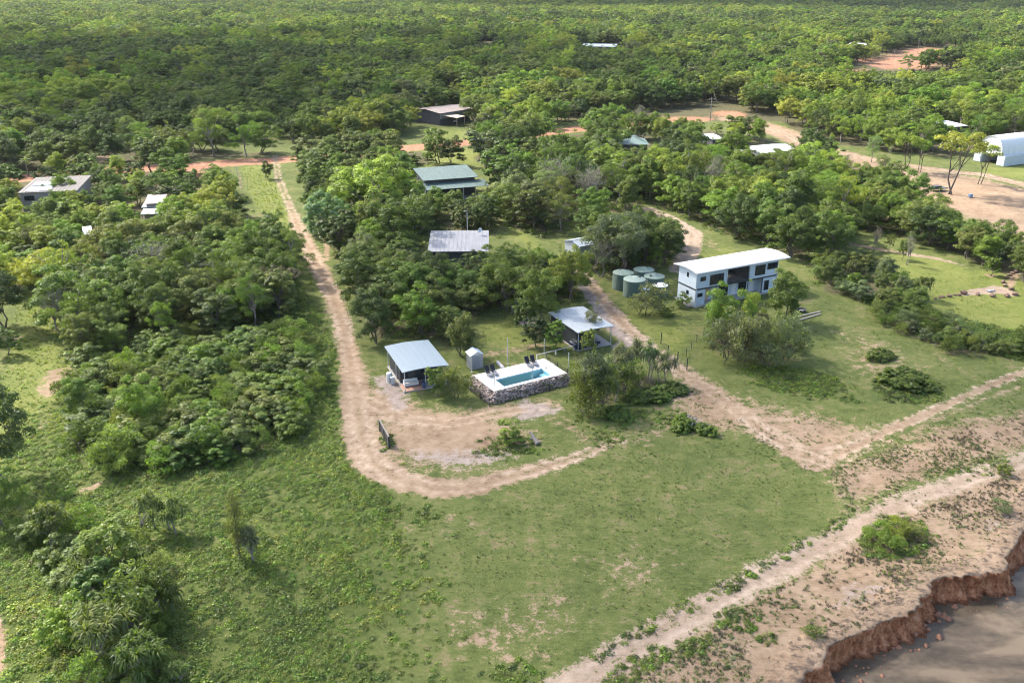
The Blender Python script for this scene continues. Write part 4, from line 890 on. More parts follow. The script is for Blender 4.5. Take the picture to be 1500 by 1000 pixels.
fr = b.n('ShaderNodeFresnel'); fr.inputs[0].default_value = 1.33; mx = b.n('ShaderNodeMixShader'); b.l(fr.outputs[0], mx.inputs[0]); b.l(tr.outputs[0], mx.inputs[1]); b.l(gl.outputs[0], mx.inputs[2]); b.out(mx.outputs[0])
MB().add([(qx0 + .004, qy0 + .004, PZ - .14), (qx1 - .004, qy0 + .004, PZ - .14), (qx1 - .004, qy1 - .004, PZ - .14), (qx0 + .004, qy1 - .004, PZ - .14)], [(0, 1, 2, 3)]).build('pool_water', wm, T)
cop = MB(); c_ = .12
cop.box(qx0 - c_, qx1 + c_, qy0 - c_, qy0 + .03, PZ + .002, PZ + .035).box(qx0 - c_, qx1 + c_, qy1 - .03, qy1 + c_, PZ + .002, PZ + .035).box(qx0 - c_, qx0 + .03, qy0 + .031, qy1 - .031, PZ + .002, PZ + .035).box(qx1 - .03, qx1 + c_, qy0 + .031, qy1 - .031, PZ + .002, PZ + .035)
cop.build('coping', WHITE, T)
s = MB().lathe([(.13, PZ), (.13, PZ + .02)], qx1 + .55, qy1 - .2, 12).build('skimmer_lid', DARKM, T)
def rocks(m, r, x, y, z, s, n=1):
    """one angular stone"""
    vs = []; ph = r.random(20)
    pts = [(1, 0, 0), (-1, 0, 0), (0, 1, 0), (0, -1, 0), (0, 0, 1), (0, 0, -1)]
    k = .57
    pts += [(a * k, b_ * k, c * k) for a in (1, -1) for b_ in (1, -1) for c in (1, -1)]
    q = r.random() * 6.28; cs, sn = math.cos(q), math.sin(q)
    for i, (a, b_, c) in enumerate(pts):
        f = .75 + .5 * ph[i % 20]; a, b_, c = a * f * s[0], b_ * f * s[1], c * f * s[2]; vs.append((x + a * cs - b_ * sn, y + a * sn + b_ * cs, z + c))
    fs = []
    ax = [(0, 6, 7, 8, 9), (1, 10, 11, 12, 13), (2, 6, 7, 10, 11), (3, 8, 9, 12, 13), (4, 6, 8, 10, 12), (5, 7, 9, 11, 13)]
    cyc = [(0, (6, 7, 9, 8)), (1, (10, 12, 13, 11)), (2, (6, 10, 11, 7)), (3, (8, 9, 13, 12)), (4, (6, 8, 12, 10)), (5, (7, 11, 13, 9))]
    for c, rg in cyc:
        for i in range(4): fs.append((c, rg[i], rg[(i + 1) % 4]))
    m.add(vs, fs)
rr = np.random.default_rng(5)
SL = .95
MB().add([(-.02, -.02, 1.2), (PW + .02, -.02, 1.2), (PW + .6, -SL, -.3), (-.9, -SL, -.3)], [(3, 2, 1, 0)]).add([(-.02, PD, 1.2), (-.02, -.02, 1.2), (-.9, -SL, -.3), (-.9, PD, -.3)], [(3, 2, 1, 0)]).add([(PW + .02, -.02, 1.2), (PW + .02, PD, 1.2), (PW + .6, PD, -.3), (PW + .6, -SL, -.3)], [(3, 2, 1, 0)]).build('embankment', M('bank_earth', (.20, .15, .12), .95, 0, .35, 2), T)
m = MB()
for _ in range(760):
    side = rr.random()
    f = rr.random()
    if side < .62: u, v = -.8 * f + (PW + .8 * f + .5 * f) * rr.random(), -.08 - .9 * f
    elif side < .87: u, v = -.08 - .85 * f, -.8 * f + (PD + .8 * f) * rr.random()
    else: u, v = PW + .06 + .5 * f, -.8 * f + (PD + .8 * f) * rr.random()
    sz = .09 + .12 * rr.random() ** 1.5; rocks(m, rr, u, v, 1.22 * (1 - f) + .02, (sz * 1.25, sz, sz * .85))
o = m.build('facing_stone', ROCK, T); o['kind'] = 'stuff'
# pool fence
F = thing('pool_fence', 'black barred pool fence round the foot of the stone bank', 'fence', (PX0, PY0, 0), PAa)
run = [(-1.35, PD + .6), (-1.35, -1.35), (PW + .9, -1.35), (PW + .9, PD + .6)]; bars = MB(); rails = MB()
for (x0, y0), (x1, y1) in zip(run[:-1], run[1:]):
    L = math.hypot(x1 - x0, y1 - y0); n = max(1, round(L / 2.3))
    for k in range(n): u = k / n; MB().box(x0 + (x1 - x0) * u - .03, x0 + (x1 - x0) * u + .03, y0 + (y1 - y0) * u - .03, y0 + (y1 - y0) * u + .03, -.2, 1.3).build('post', DARKM, F)
    for zz in (.12, 1.16): rails.tube([(x0, y0, zz), (x1, y1, zz)], .02, 4)
    k = .1
    while k < L: u = k / L; bars.tube([(x0 + (x1 - x0) * u, y0 + (y1 - y0) * u, .12), (x0 + (x1 - x0) * u, y0 + (y1 - y0) * u, 1.16)], .013, 3, False); k += .11
rails.build('rail', DARKM, F); o = bars.build('bars', DARKM, F); o['kind'] = 'stuff'
# sun chairs
def chair(label, u, v, rz):
    s = thing('sun_chair', label, 'chair', pl(u, v, PZ + .002), PAa + rz, 'black sun chairs on the pool terrace')
    MB().slab([(-.3, -.35, .36), (.3, -.35, .36), (.3, .3, .30), (-.3, .3, .30)], .03).build('seat', FABRIC, s)
    MB().add([(-.3, .29, .30), (.3, .29, .30), (.3, .72, 1.05), (-.3, .72, 1.05), (-.3, .33, .28), (.3, .33, .28), (.3, .76, 1.03), (-.3, .76, 1.03)], [(0, 1, 2, 3), (7, 6, 5, 4), (0, 4, 5, 1), (1, 5, 6, 2), (2, 6, 7, 3), (3, 7, 4, 0)]).build('backrest', FABRIC, s)
    MB().slab([(-.27, -1.0, .33), (.27, -1.0, .33), (.28, -.37, .37), (-.28, -.37, .37)], .03).build('footrest', M('grey_mesh_fabric', (.13, .135, .15), .8), s)
    for x0 in (-.34, .34):
        MB().tube([(x0, -.95, 0), (x0, -.3, .36), (x0, .35, .6)], .022, 5).build('leg', DARKM, s); MB().tube([(x0, .6, 0), (x0, .1, .38)], .022, 5).build('leg', DARKM, s); MB().box(x0 - .03, x0 + .03, -.25, .4, .6, .63).build('armrest', DARKM, s)
def plocal(px, py, z=PZ):
    x, y = G(px, py, z); dx, dy = x - PX0, y - PY0; return dx * math.cos(PAa) + dy * math.sin(PAa), -dx * math.sin(PAa) + dy * math.cos(PAa)
for lab, px, py in (('black sun chair closest to the small grey shed', 713.5, 547.5), ('black sun chair second along from the small grey shed', 722, 546), ('black sun chair at the back of the terrace, third along from the small shed', 772.5, 534), ('black sun chair at the back of the terrace, standing farthest from the small shed', 780.5, 532)):
    u, v = plocal(px, py); chair(lab, u, min(v, PD - .9), R(-8))
# poles
def simple_pole(name, label, px, py, ty, mat=GREYM, rad=.05, z=0., group=None, cat='pole', cap=True):
    x, y = G(px, py, z); h = 0
    lo, hi = 0., 30.
    for _ in range(40):
        md = (lo + hi) / 2
        if proj(x, y, z + md)[1] > ty: lo = md
        else: hi = md
    s = thing(name, label, cat, (x, y, z), 0, group)
    MB().tube([(0, 0, -.3), (0, 0, lo)], rad, 8).build('shaft', mat, s)
    if cap: MB().lathe([(rad * 1.25, lo - .01), (rad * 1.25, lo + .03), (.01, lo + .05)], n=8).build('cap', mat, s); MB().box(-.12, .12, -.12, .12, .0, .03).build('base_plate', mat, s)
    return s
for lab, a_ in (('steel sail post behind the terrace, midway along its back edge', (743.5, 533, 496)), ('steel sail post behind the back pair of sun chairs', (797, 521, 497)), ('steel sail post at the terrace corner facing the scrub', (832.5, 548, 517)),
                ('steel sail post rising from the stone bank before the terrace corner', (724.6, 577, 543)), ('steel sail post rising from the middle of the stone bank', (779.5, 566, 534)), ('steel sail post beside the small grey shed', (691, 545, 524))):
    simple_pole('sail_post', lab, *a_, group='steel shade sail posts round the pool')
# small shed
x, y = G(690, 541); S = thing('garden_shed', 'small grey garden shed with shiny ridged roof beside the pool', 'shed', (x, y, 0), R(24)); foot(x, y, R(24), 1.9, 1.8, .8)
MB().box(0, 1.8, 0, 1.7, -.1, 1.95).build('wall', M('grey_shed_steel', (.25, .26, .28), .5, .2, .15, 1.5), S)
m = MB(); m.slab([(-.1, -.1, 1.97), (.9, -.1, 2.5), (.9, 1.8, 2.5), (-.1, 1.8, 1.97)], .04); m.slab([(.902, -.1, 2.5), (1.9, -.1, 1.97), (1.9, 1.8, 1.97), (.902, 1.8, 2.5)], .04)
r = m.build('roof', M('bright_zinc', (.66, .70, .72), .4, .1, .1, 2), S); m = MB()
for k in range(5):
    v = -.02 + k * .44; m.tube([(-.08, v, 2.0), (.88, v, 2.51)], .02, 4); m.tube([(.92, v, 2.51), (1.88, v, 2.0)], .02, 4)
m.build('roof_seam', GREYM, r); MB().box(.5, 1.3, -.03, -.003, .02, 1.8).build('door', M('shed_door', (.20, .21, .24), .5), S); MB().add([(.05, .01, 1.951), (1.75, .01, 1.951), (.9, .01, 2.4), (.05, .06, 1.951), (1.75, .06, 1.951), (.9, .06, 2.4)], [(0, 1, 2), (5, 4, 3), (0, 2, 5, 3), (1, 4, 5, 2)]).build('gable', GREYM, S)
pth = GP([(727, 531.5), (730, 531.0), (739, 540.0), (735, 541)]); o = MB().slab([(px_, py_, .3) for px_, py_ in pth[::-1]], .4).build('garden_path', DECK); tag(o, kind='structure')
# white rail between pool and carport
x0, y0 = G(786, 527); x1, y1 = G(841, 513); S = thing('white_rail', 'low white rail with patchy paint between pool and pale carport', 'fence', (x0, y0, 0), math.atan2(y1 - y0, x1 - x0)); L = math.hypot(x1 - x0, y1 - y0)
MB().box(0, L, -.04, .04, .68, .78).build('rail', CREAM, S)
for k in range(5): MB().box(L * k / 4 - .06 if k else 0, L * k / 4 + .06, -.07, .07, -.2, .678).build('post', TIMBER if k % 2 else WHITE, S)

# --- water tanks
def tank(label, px, py, rad, h, top, white=False):
    x, y = G(px, py); s = thing('water_tank', label, 'water tank', (x, y, 0), random.random() * 6, 'rainwater tanks beside the two-storey house'); pr = [(rad * .98, -.2), (rad, .0)]
    n = int(h / .16)
    for k in range(n): z0 = .06 + k * (h - .1) / n; pr += [(rad, z0), (rad + .025, z0 + .03), (rad + .025, z0 + .08), (rad, z0 + .11)]
    pr += [(rad, h)]
    foot(x - rad, y - rad, 0, 2 * rad, 2 * rad, .2); MB().lathe(pr, n=36).build('tank_wall', TANKG, s, smooth=True)
    MB().lathe([(rad + .05, h - .06), (rad + .05, h), (rad * .85, h + .10), (rad * .3, h + .30), (.15, h + .34)], n=36).build('tank_top', top, s)
    m = MB()
    for k in range(12): q = k * math.pi / 6; m.tube([(rad * .98 * math.cos(q), rad * .98 * math.sin(q), h + .05), (rad * .3 * math.cos(q), rad * .3 * math.sin(q), h + .31)], .03, 4)
    m.build('top_rib', top, s); MB().lathe([(.24, h + .12), (.24, h + .30), (.05, h + .33)], rad * .55, 0, 14).build('hatch', DARKM, s); MB().tube([(rad + .06, 0, h - .3), (rad + .06, 0, .2)], .05, 6).build('overflow_pipe', GREYM, s)
tank('large green water tank farthest from the two-storey house', 911.8, 422.0, 1.75, 2.85, TANKT); tank('large green water tank rearmost of the cluster, under the overhanging trees', 942, 417.5, 1.75, 2.85, TANKT)
tank('large green water tank behind the white-topped one', 957, 427, 1.7, 2.8, TANKT); tank('large pale-topped green water tank at the front of the cluster', 928.2, 432.5, 1.8, 2.9, M('very_faded_tank_top', (.20, .25, .21), .6, 0, .12, 1.2, (.30, .33, .29)))
tank('low dark green water tank with white top', 966, 433, 1.27, 1.95, WHITE); tank('smallest water tank, white-topped, behind the dark shrub', 946.5, 435, .85, 1.6, WHITE)

# --- other houses
house('iron_roofed_house', 'low house under a weathered grey corrugated roof with a tall mast', [(634.4, 344.4), (716, 344.4), (716, 367.6), (623, 368.9)], 3.3, ZINC, DARKW, .9, .9, 'skillion', [(.06, .3, 1.2, 2.5, 3), (.55, .8, .8, 2.5, 3)])
house('green_roofed_house', 'large house under a green two-tier roof with deep verandah', [(608, 252.4), (680.8, 247), (704, 258.8), (616.8, 265)], 4.6, GREEN_ROOF, DARKW, 1.0, .8, 'skillion', [(.1, .3, 1.2, 2.4, 3), (.5, .6, .1, 2.3, 1)])
x, y, a, W, D = rect([(608, 252.4), (680.8, 247), (704, 258.8), (616.8, 265)], 4.6); x, y, W, D = x + 3.2 * math.sin(a) - .2 * math.cos(a), y - 3.2 * math.cos(a) - .2 * math.sin(a), W + 1.8, 3.95; S = thing('verandah', 'green skirt roof on posts along the front of the green-roofed house', 'verandah', (x, y, 0), a); foot(x, y, a, W, D)
MB().slab([(0, 0, 3.0), (W, 0, 3.0), (W, D, 3.8), (0, D, 3.8)], .08).build('roof', GREEN_ROOF, S); MB().box(.2, W - .2, .1, D, -.2, .2).build('floor_slab', CONC, S)
for k in range(6): MB().box(.3 + k * (W - .75) / 5, .42 + k * (W - .75) / 5, .3, .42, .2, 3.06).build('post', TAN if k == 4 else GREYM, S)
T2, W, D = house('rusty_roofed_house', 'long house with patched rusty iron roof beyond the red road', [(622, 158), (668, 151), (676, 162), (624, 169)], 4.4, RUST, DARKW, .8, .9, 'gable', [(.05, .4, 2.4, 3.6, 4), (.5, .7, 2.4, 3.6, 2)])
MB().box(.9, W - .9, .85, .897, 2.2, 4.1).build('upper_cladding', ZINC, T2)
x, y, a, W, D = rect([(650, 168), (664, 166), (673, 171), (663, 174.5)], 3.2); S = thing('lean_to_shelter', 'tan-roofed lean-to on posts before the rusty-roofed house', 'shelter', (x, y, 0), a); foot(x, y, a, W, D)
MB().slab([(0, 0, 3.1), (W, 0, 3.1), (W, D, 3.6), (0, D, 3.6)], .1).build('roof', M('tan_sheet', (.48, .40, .27), .7), S)
for u, v in ((.2, .2), (W - .2, .2), (.2, D - .2), (W - .2, D - .2)): MB().box(u - .08, u + .08, v - .08, v + .08, -.2, 3.05 + .5 * v / D).build('post', TAN, S)
x, y = G(661, 180.5); S = thing('parked_car', 'silver car parked at the lean-to of the rusty-roofed house', 'car', (x, y, 0), R(8)); car_parts(S, M('silver_car_paint', (.45, .46, .48), .35, .3))
HS_, W, D = house('solar_panelled_house', 'beige two-storey flat-roofed house with solar panels among garden trees', [(47.6, 261.7), (127, 259.5), (121, 278), (31.7, 283)], 5.0, M('beige_roof', (.08, .07, .062), .7, 0, .12, .8, (.06, .055, .05)), BEIGE, .35, .35, 'skillion', [(.06, .24, 3.1, 4.2, 4), (.12, .24, .6, 1.8, 2), (.6, .8, 3.1, 4.2, 3)])
for r_ in range(2):
    for c_ in range(5):
        u = 1.3 + c_ * 1.06; v0 = .8 + r_ * 5.2; L = 4.6 if r_ == 0 else 4.0; zz = lambda v: 5.0 + .35 * v / D + .09
        MB().slab([(u, v0, zz(v0)), (u + 1.0, v0, zz(v0)), (u + 1.0, min(v0 + L, D - .3), zz(min(v0 + L, D - .3))), (u, min(v0 + L, D - .3), zz(min(v0 + L, D - .3)))], .04).build('solar_panel', PANEL, HS_)
x, y = G(65, 306); S = thing('caravan', 'small white caravan parked beside the solar-panelled house', 'caravan', (x, y, 0), R(10))
MB().box(-1.6, 1.6, -.95, .95, .45, 2.1).build('body', WHITE, S, bevel=.18); MB().box(-1.2, 1.2, -.7, .7, 2.102, 2.32).build('roof_hatch', WHITE, S, bevel=.05); MB().box(-.9, .3, -.975, -.952, 1.2, 1.75).build('window', GLASS, S); MB().box(.6, 1.15, -.975, -.952, .55, 1.95).build('door', BEIGE, S); MB().box(1.6, 2.6, -.05, .05, .45, .55).build('drawbar', DARKM, S)
for y0 in (-.98, .8):
    wv = MB(); wv.lathe([(.2, 0), (.33, .02), (.33, .17), (.2, .18)], n=14); wv.V = [(p[0], y0 + p[2], .33 + p[1]) for p in wv.V]; wv.build('wheel', RUBBER, S)
house('white_roofed_house', 'low house with stepped brown and white roofs beside the grass strip', [(218, 288), (245, 287), (240, 297), (210, 299)], 4.2, RUST, BEIGE, .5, .4, 'skillion', [(.2, .6, 1, 2.2, 2)])
x, y, a, W, D = rect([(209, 300), (238, 299), (236, 310), (212, 311)], 3.3); S = thing('white_verandah', 'white sheet verandah at the front of the brown-roofed house', 'verandah', (x, y, 0), a); foot(x, y, a, W, D)
MB().slab([(0, 0, 2.9), (W, 0, 2.9), (W, D * .48, 3.3), (0, D * .48, 3.3)], .1).build('roof', WHITE_ROOF, S); MB().slab([(-.5, D * .52, 3.5), (W, D * .52, 3.5), (W, D, 3.9), (-.5, D, 3.9)], .1).build('upper_roof', STEEL, S); MB().box(.6, W - .5, .6, D - .2, -.2, 2.6).build('wall', BEIGE, S)
for u in (.3, W - .3): MB().box(u - .06, u + .06, .2, .32, -.2, 2.82).build('post', GREYM, S)
house('green_hip_house', 'house with pale green hipped roof among trees near the red road', [(908, 203), (943, 203), (953, 212), (902, 212)], 3.6, M('pale_green_roof', (.12, .17, .145), .5, 0, .15, .6), DARKW, 1.9, .6, 'hip', [(.2, .4, 1, 2.2, 2)])
house('long_white_shed', 'long white-roofed shed beyond the eastern trees', [(1096, 214.5), (1138, 210), (1163, 221), (1090, 227)], 4.6, WHITE_ROOF, WHITE, .9, .3, 'gable', [(.75, .9, 1, 2.6, 2)], 'shed')
house('small_white_hut', 'small white-roofed hut beside the pale road', [(1032, 198), (1050, 197), (1057, 203.5), (1036, 205)], 3.4, WHITE_ROOF, DARKW, .4, .4, 'skillion', [(.2, .6, 1, 2.2, 2)], 'hut')
house('white_annexe', 'white flat-roofed annexe behind the arched white shelter', [(1375, 179), (1396, 178), (1411, 184.5), (1384, 187.5)], 4.2, WHITE_ROOF, DARKW, .4, .8, 'skillion', [(.3, .7, 1, 2.2, 3)])
house('distant_white_house', 'white-roofed house far off near the bare red strip', [(1246, 62.5), (1269, 63.5), (1272, 67.5), (1244, 67)], 5.5, WHITE_ROOF, DARKW, .8, .8, 'gable', [(.1, .4, 1.5, 3.5, 3)])
house('distant_grey_roof_house', 'grey-roofed house far off amid the dark woodland', [(856, 64), (903, 64.5), (906, 69), (854, 68)], 5.5, STEEL, DARKW, .8, .8, 'gable', [(.1, .4, 1.5, 3.5, 3)])
house('tin_shed', 'small pale tin shed beside the grove of grey-green trees', [(834, 350), (856, 347), (864, 358), (840, 364)], 3.2, STEEL, GREYM, .6, .25, 'gable', [], 'shed')
house('lone_hut', 'tiny white hut in the woodland beyond the solar-panelled house', [(93, 169.5), (104, 169.5), (105, 174), (92, 174)], 4.8, WHITE_ROOF, BEIGE, .6, .4, 'gable', [], 'hut')
house('garden_shelter', 'small white garden shelter among yellow-green trees', [(121, 335), (133, 334), (137, 342), (122, 344)], 4.4, WHITE_ROOF, BEIGE, .4, .3, 'skillion', [], 'shelter')
house('garden_hut', 'tiny white-roofed hut in front of the solar-panelled house', [(63, 337), (76, 336), (78, 346), (63, 348)], 3.2, WHITE_ROOF, BEIGE, .4, .3, 'gable', [], 'hut')

# --- arched shelter on containers
cx, cy = G(1470, 244); ca = math.atan2(254.7 - 248.9, 146.8 - 137.9) * .8; S = thing('arched_shelter', 'big white arched fabric shelter standing on two white containers', 'shelter', (cx, cy, 0), ca); foot(cx, cy, ca, 14, 13, 2)
CW = M('container_white', (.42, .46, .48), .55, 0, .08, .8); SP = 9.8
for y0 in (0, SP - 2.4):
    c_ = MB().box(0, 13, y0, y0 + 2.4, 0, 2.8).build('container', CW, S); m = MB()
    for k in range(32): m.box(.25 + k * .4, .45 + k * .4, y0 - .035, y0 - .001, .15, 2.65)
    m.build('corrugation', CW, c_); MB().box(-.05, -.002, y0 + .1, y0 + 1.18, .1, 2.7).build('door', CW, c_); MB().box(-.05, -.002, y0 + 1.22, y0 + 2.3, .1, 2.7).build('door', CW, c_)
n = 20; vs = []; fs = []; A0 = lambda t: (1.2 + (SP - 2.4) * (1 - math.cos(math.pi * t)) / 2, 2.82 + 5.0 * math.sin(math.pi * t) ** .75)
for k in range(n + 1):
    yy, zz = A0(k / n)
    for x0, dz in ((-.2, 0), (13.2, 0), (-.2, -.06), (13.2, -.06)): vs.append((x0, yy, zz + dz))
for k in range(n): i = k * 4; fs += [(i, i + 1, i + 5, i + 4), (i + 2, i + 6, i + 7, i + 3), (i, i + 4, i + 6, i + 2), (i + 1, i + 3, i + 7, i + 5)]
MB().add(vs, fs).build('canopy', M('white_fabric', (.55, .55, .54), .6, 0, .04, .6), S, smooth=True)
for k in range(6):
    m = MB(); x0 = .1 + k * 2.56; m.tube([(x0, A0(i / n)[0], A0(i / n)[1] - .14) for i in range(n + 1)], .06, 5); m.build('hoop', GREYM, S)
for xx in (13.0, .05):
    vs = [(xx, A0(k / n)[0], A0(k / n)[1] - .1) for k in range(n + 1)] + [(xx + .05, A0(k / n)[0], A0(k / n)[1] - .1) for k in range(n + 1)]; q_ = n + 1
    MB().add(vs, [tuple(range(q_)), tuple(range(2 * q_ - 1, q_ - 1, -1))] + [(k, k + 1, q_ + k + 1, q_ + k) for k in range(n)]).build('end_wall', MATS['white_fabric'], S)

# --- poles, sign, odd things
def utility_pole(label, px, py, ty, arms=1):
    s = simple_pole('power_pole', label, px, py, ty, TIMBER, .16, 0., 'wooden power poles along the roads', 'power pole', False); h = max(v.co.z for v in s.children[0].data.vertices) if s.children else 9
    MB().box(-1.1, 1.1, -.22, -.10, h - .7, h - .56).build('crossarm', TIMBER, s)
    for x0 in (-.95, 0, .95): MB().lathe([(.05, h - .558), (.07, h - .48), (.03, h - .38)], x0, -.16, 8).build('insulator', WHITE, s)
utility_pole('grey power pole beside the red road above the grass strip', 388, 214, 189); utility_pole('slim power pole paired with another above the grass strip', 392, 213, 191)
utility_pole('tall power pole standing at the red road among eastern trees', 1040, 178, 143); utility_pole('power pole rising from the trees behind the green-roofed house', 740, 190, 165)
utility_pole('power pole between yellow-green trees north of the pale road', 1136.5, 134, 115); utility_pole('far power pole at the bare red strip', 1344, 78, 58); utility_pole('far power pole before the bare red strip', 1309, 86, 72)
s = simple_pole('radio_mast', 'thin white mast rising behind the grey corrugated roof', 685, 352, 312, WHITE, .06, 0., None, 'mast', False); MB().box(-.7, .1, -.03, .03, 6.0, 6.06).build('antenna_arm', GREYM, s); MB().box(-.5, -.46, -.4, .4, 6.062, 6.1).build('antenna_arm', GREYM, s)
x, y = G(703, 347, 3.6); s = thing('satellite_dish', 'small pale satellite dish on the far edge of the grey corrugated roof', 'dish', (x, y, 4.05), R(40)); MB().tube([(0, 0, 0), (0, 0, .7)], .04).build('bracket', GREYM, s); m = MB(); m.lathe([(.05, 0), (.3, .06), (.5, .18)], n=18, cap=False); m.V = [(p[0], -p[2] + .1, p[1] + .9) for p in m.V]; m.build('reflector', WHITE, s)
x0, y0 = G(570.5, 656); x1, y1 = G(557, 631); a = math.atan2(y1 - y0, x1 - x0); L = math.hypot(x1 - x0, y1 - y0)
S = thing('black_board', 'long black board standing on edge in a grass patch beside the track', 'board', (x0, y0, 0), a)
MB().box(0, L, -.06, .06, .05, 1.45).build('panel', M('black_board_paint', (.022, .022, .024), .6, 0, .3), S); MB().box(-.03, L + .03, -.085, .085, 1.452, 1.50).build('top_rail', TIMBER, S); MB().box(.1, L - .1, -.09, -.062, .1, .2).build('bottom_rail', DARKM, S)
for u in (.05, L / 2, L - .12): MB().box(u, u + .09, .062, .15, -.3, 1.45).build('post', TIMBER, S)
# clothes line
x, y = G(757, 465); S = thing('clothes_hoist', 'grey T-armed clothes line standing in the shaded yard', 'clothes line', (x, y, 0), R(20))
for v in (0, 2.2):
    MB().tube([(0, v, -.2), (0, v, 1.9)], .05).build('post', GREYM, S); MB().tube([(-.9, v, 1.88), (.9, v, 1.88)], .05).build('arm', GREYM, S)
for u in (-.8, -.3, .3, .8): MB().tube([(u, 0, 1.9), (u, 2.2, 1.9)], .012, 4).build('wire', GREYM, S)
# fire pit and sleepers
x, y = G(1174, 456.5); S = thing('fire_pit', 'round black fire pit on the grass beyond the grey sleepers', 'fire pit', (x, y, 0)); MB().lathe([(.45, 0), (.6, .1), (.72, .42), (.76, .45), (.68, .44), (.55, .14), (.02, .1)], n=20).build('bowl', DARKM, S); MB().lathe([(.5, .15), (.3, .2), (.02, .24)], n=12).build('ash', M('ash', (.30, .29, .28), .95), S)
for k in range(3): q = k * 2.1; MB().tube([(.5 * math.cos(q), .5 * math.sin(q), 0.0), (.62 * math.cos(q), .62 * math.sin(q), .2)], .03).build('leg', DARKM, S)
for lab, p0, p1 in (('grey timber sleeper lying closest to the fire pit', (1161, 466.5), (1202, 457)), ('grey timber sleeper lying on the river side of its twin', (1161, 472.5), (1202, 460.5))):
    x0, y0 = G(*p0); x1, y1 = G(*p1); o = MB().box(0, math.hypot(x1 - x0, y1 - y0), -.16, .16, 0, .17).build('timber_sleeper', TIMBER); o.location = (x0, y0, 0); o.rotation_euler = (0, 0, math.atan2(y1 - y0, x1 - x0)); tag(o, lab, 'sleeper', 'grey timber sleepers by the fire pit')
x, y = G(1094, 479); S = thing('white_tub', 'white plastic tub half hidden in the olive scrub before the two-storey house', 'tub', (x, y, 0), .3); MB().lathe([(.45, 0), (.6, .8), (.64, .82), (.56, .8), (.42, .1), (.02, .08)], n=20).build('tub_body', WHITE, S); MB().tube([(-.6, 0, .8), (-.5, 0, 1.3), (.5, 0, 1.3), (.6, 0, .8)], .025).build('handle', GREYM, S)
# boulders of the fire circle
BO = [(848, 692), (880, 685), (906, 680), (950, 675), (993, 665), (1025, 664), (1055, 652), (1160, 660), (1265, 673), (1375, 673), (1436, 660), (1406, 622), (1362, 595), (1345, 570), (1368, 541), (1392, 520), (1412, 505), (1437, 497)]
BS = [.3, .42, .4, .5, .3, .35, .65, .45, .5, .55, .52, .5, .42, .45, .42, .4, .42, .5]; rr = np.random.default_rng(8)
BL = ['small brown boulder at the scrub end of the stone row', 'brown boulder second from the scrub along the stone row', 'brown boulder third from the scrub along the stone row', 'wide flat brown boulder midway along the short stone row', 'smallest dark boulder in the short stone row', 'dark boulder last before the big one at the sand', 'large brown boulder where the stone row meets the pale sand', 'brown boulder alone at the river side of the pale sand', 'brown boulder at the middle of the river side of the sand', 'broad brown boulder near the outer corner of the pale sand', 'brown boulder at the outer corner of the pale sand', 'brown boulder on the outer edge of the pale sand, next to the corner one', 'brown boulder at the far outer edge of the sand', 'brown boulder at the neck where the curving row leaves the sand', 'brown boulder second up the curving row from the sand', 'brown boulder third up the curving row from the sand', 'brown boulder fourth up the curving row from the sand', 'brown boulder at the hedge end of the curving row']
for (u, v), s_, lb in zip(BO, BS, BL):
    x, y = G(1200 + u / 5, 300 + v / 5); m = MB(); rocks(m, rr, 0, 0, .18 * s_ / .4, (s_ * 1.15, s_ * .9, s_ * .7)); o = m.build('boulder', ROCKB); o.location = (x, y, 0); tag(o, lb, 'boulder', 'brown boulders edging the pale sand circle')
x, y = G(1449, 427); m = MB(); rocks(m, rr, 0, 0, .12, (.55, .45, .3)); rocks(m, rr, .9, .3, .1, (.3, .3, .2)); o = m.build('ash_heap', M('grey_ash', (.26, .25, .25), .95), None); o.location = (x, y, 0); tag(o, 'grey ash heap in the middle of the pale sand circle', 'ash heap')
# wire fences
def wire_fence(label, pts, h=1.2, mat=TIMBER, name='wire_fence', step=None, wires=(.4, .75, 1.1), r=.06):
    P = GP(pts); S = thing(name, label, 'fence', (P[0][0], P[0][1], 0)); Q = P - P[0]
    if step: Q, _ = resample(np.array(Q), step)
    for x, y in Q: MB().tube([(x, y, -.3), (x + random.gauss(0, .03), y, h)], r, 6).build('post', mat, S)
    m = MB()
    for z in wires: m.tube([(x, y, z) for x, y in Q], .012, 3, False)
    m.build('wire', DARKM, S)
wire_fence('dark-posted wire fence leaning beside the sandy track past the scrub', [(968, 503), (978, 522), (992, 531), (1006, 541)], 1.7, DARKM, r=.07)
wire_fence('wire fence with slim posts between the pale track and the grove', [(930, 330), (955, 342), (986, 363), (983, 340)], 1.5, DARKM, step=3.5, r=.04)
wire_fence('pale post fence along the edge of the grass strip', [(347, 251), (352, 272), (358, 300), (366, 348), (362, 325)], 1.3, M('pale_timber', (.5, .46, .4), .9), r=.09)
wire_fence('post and wire fence in front of the two-storey house', [(1005, 522), (1018, 503), (1032, 489)], 1.2, DARKM, step=3, r=.04)
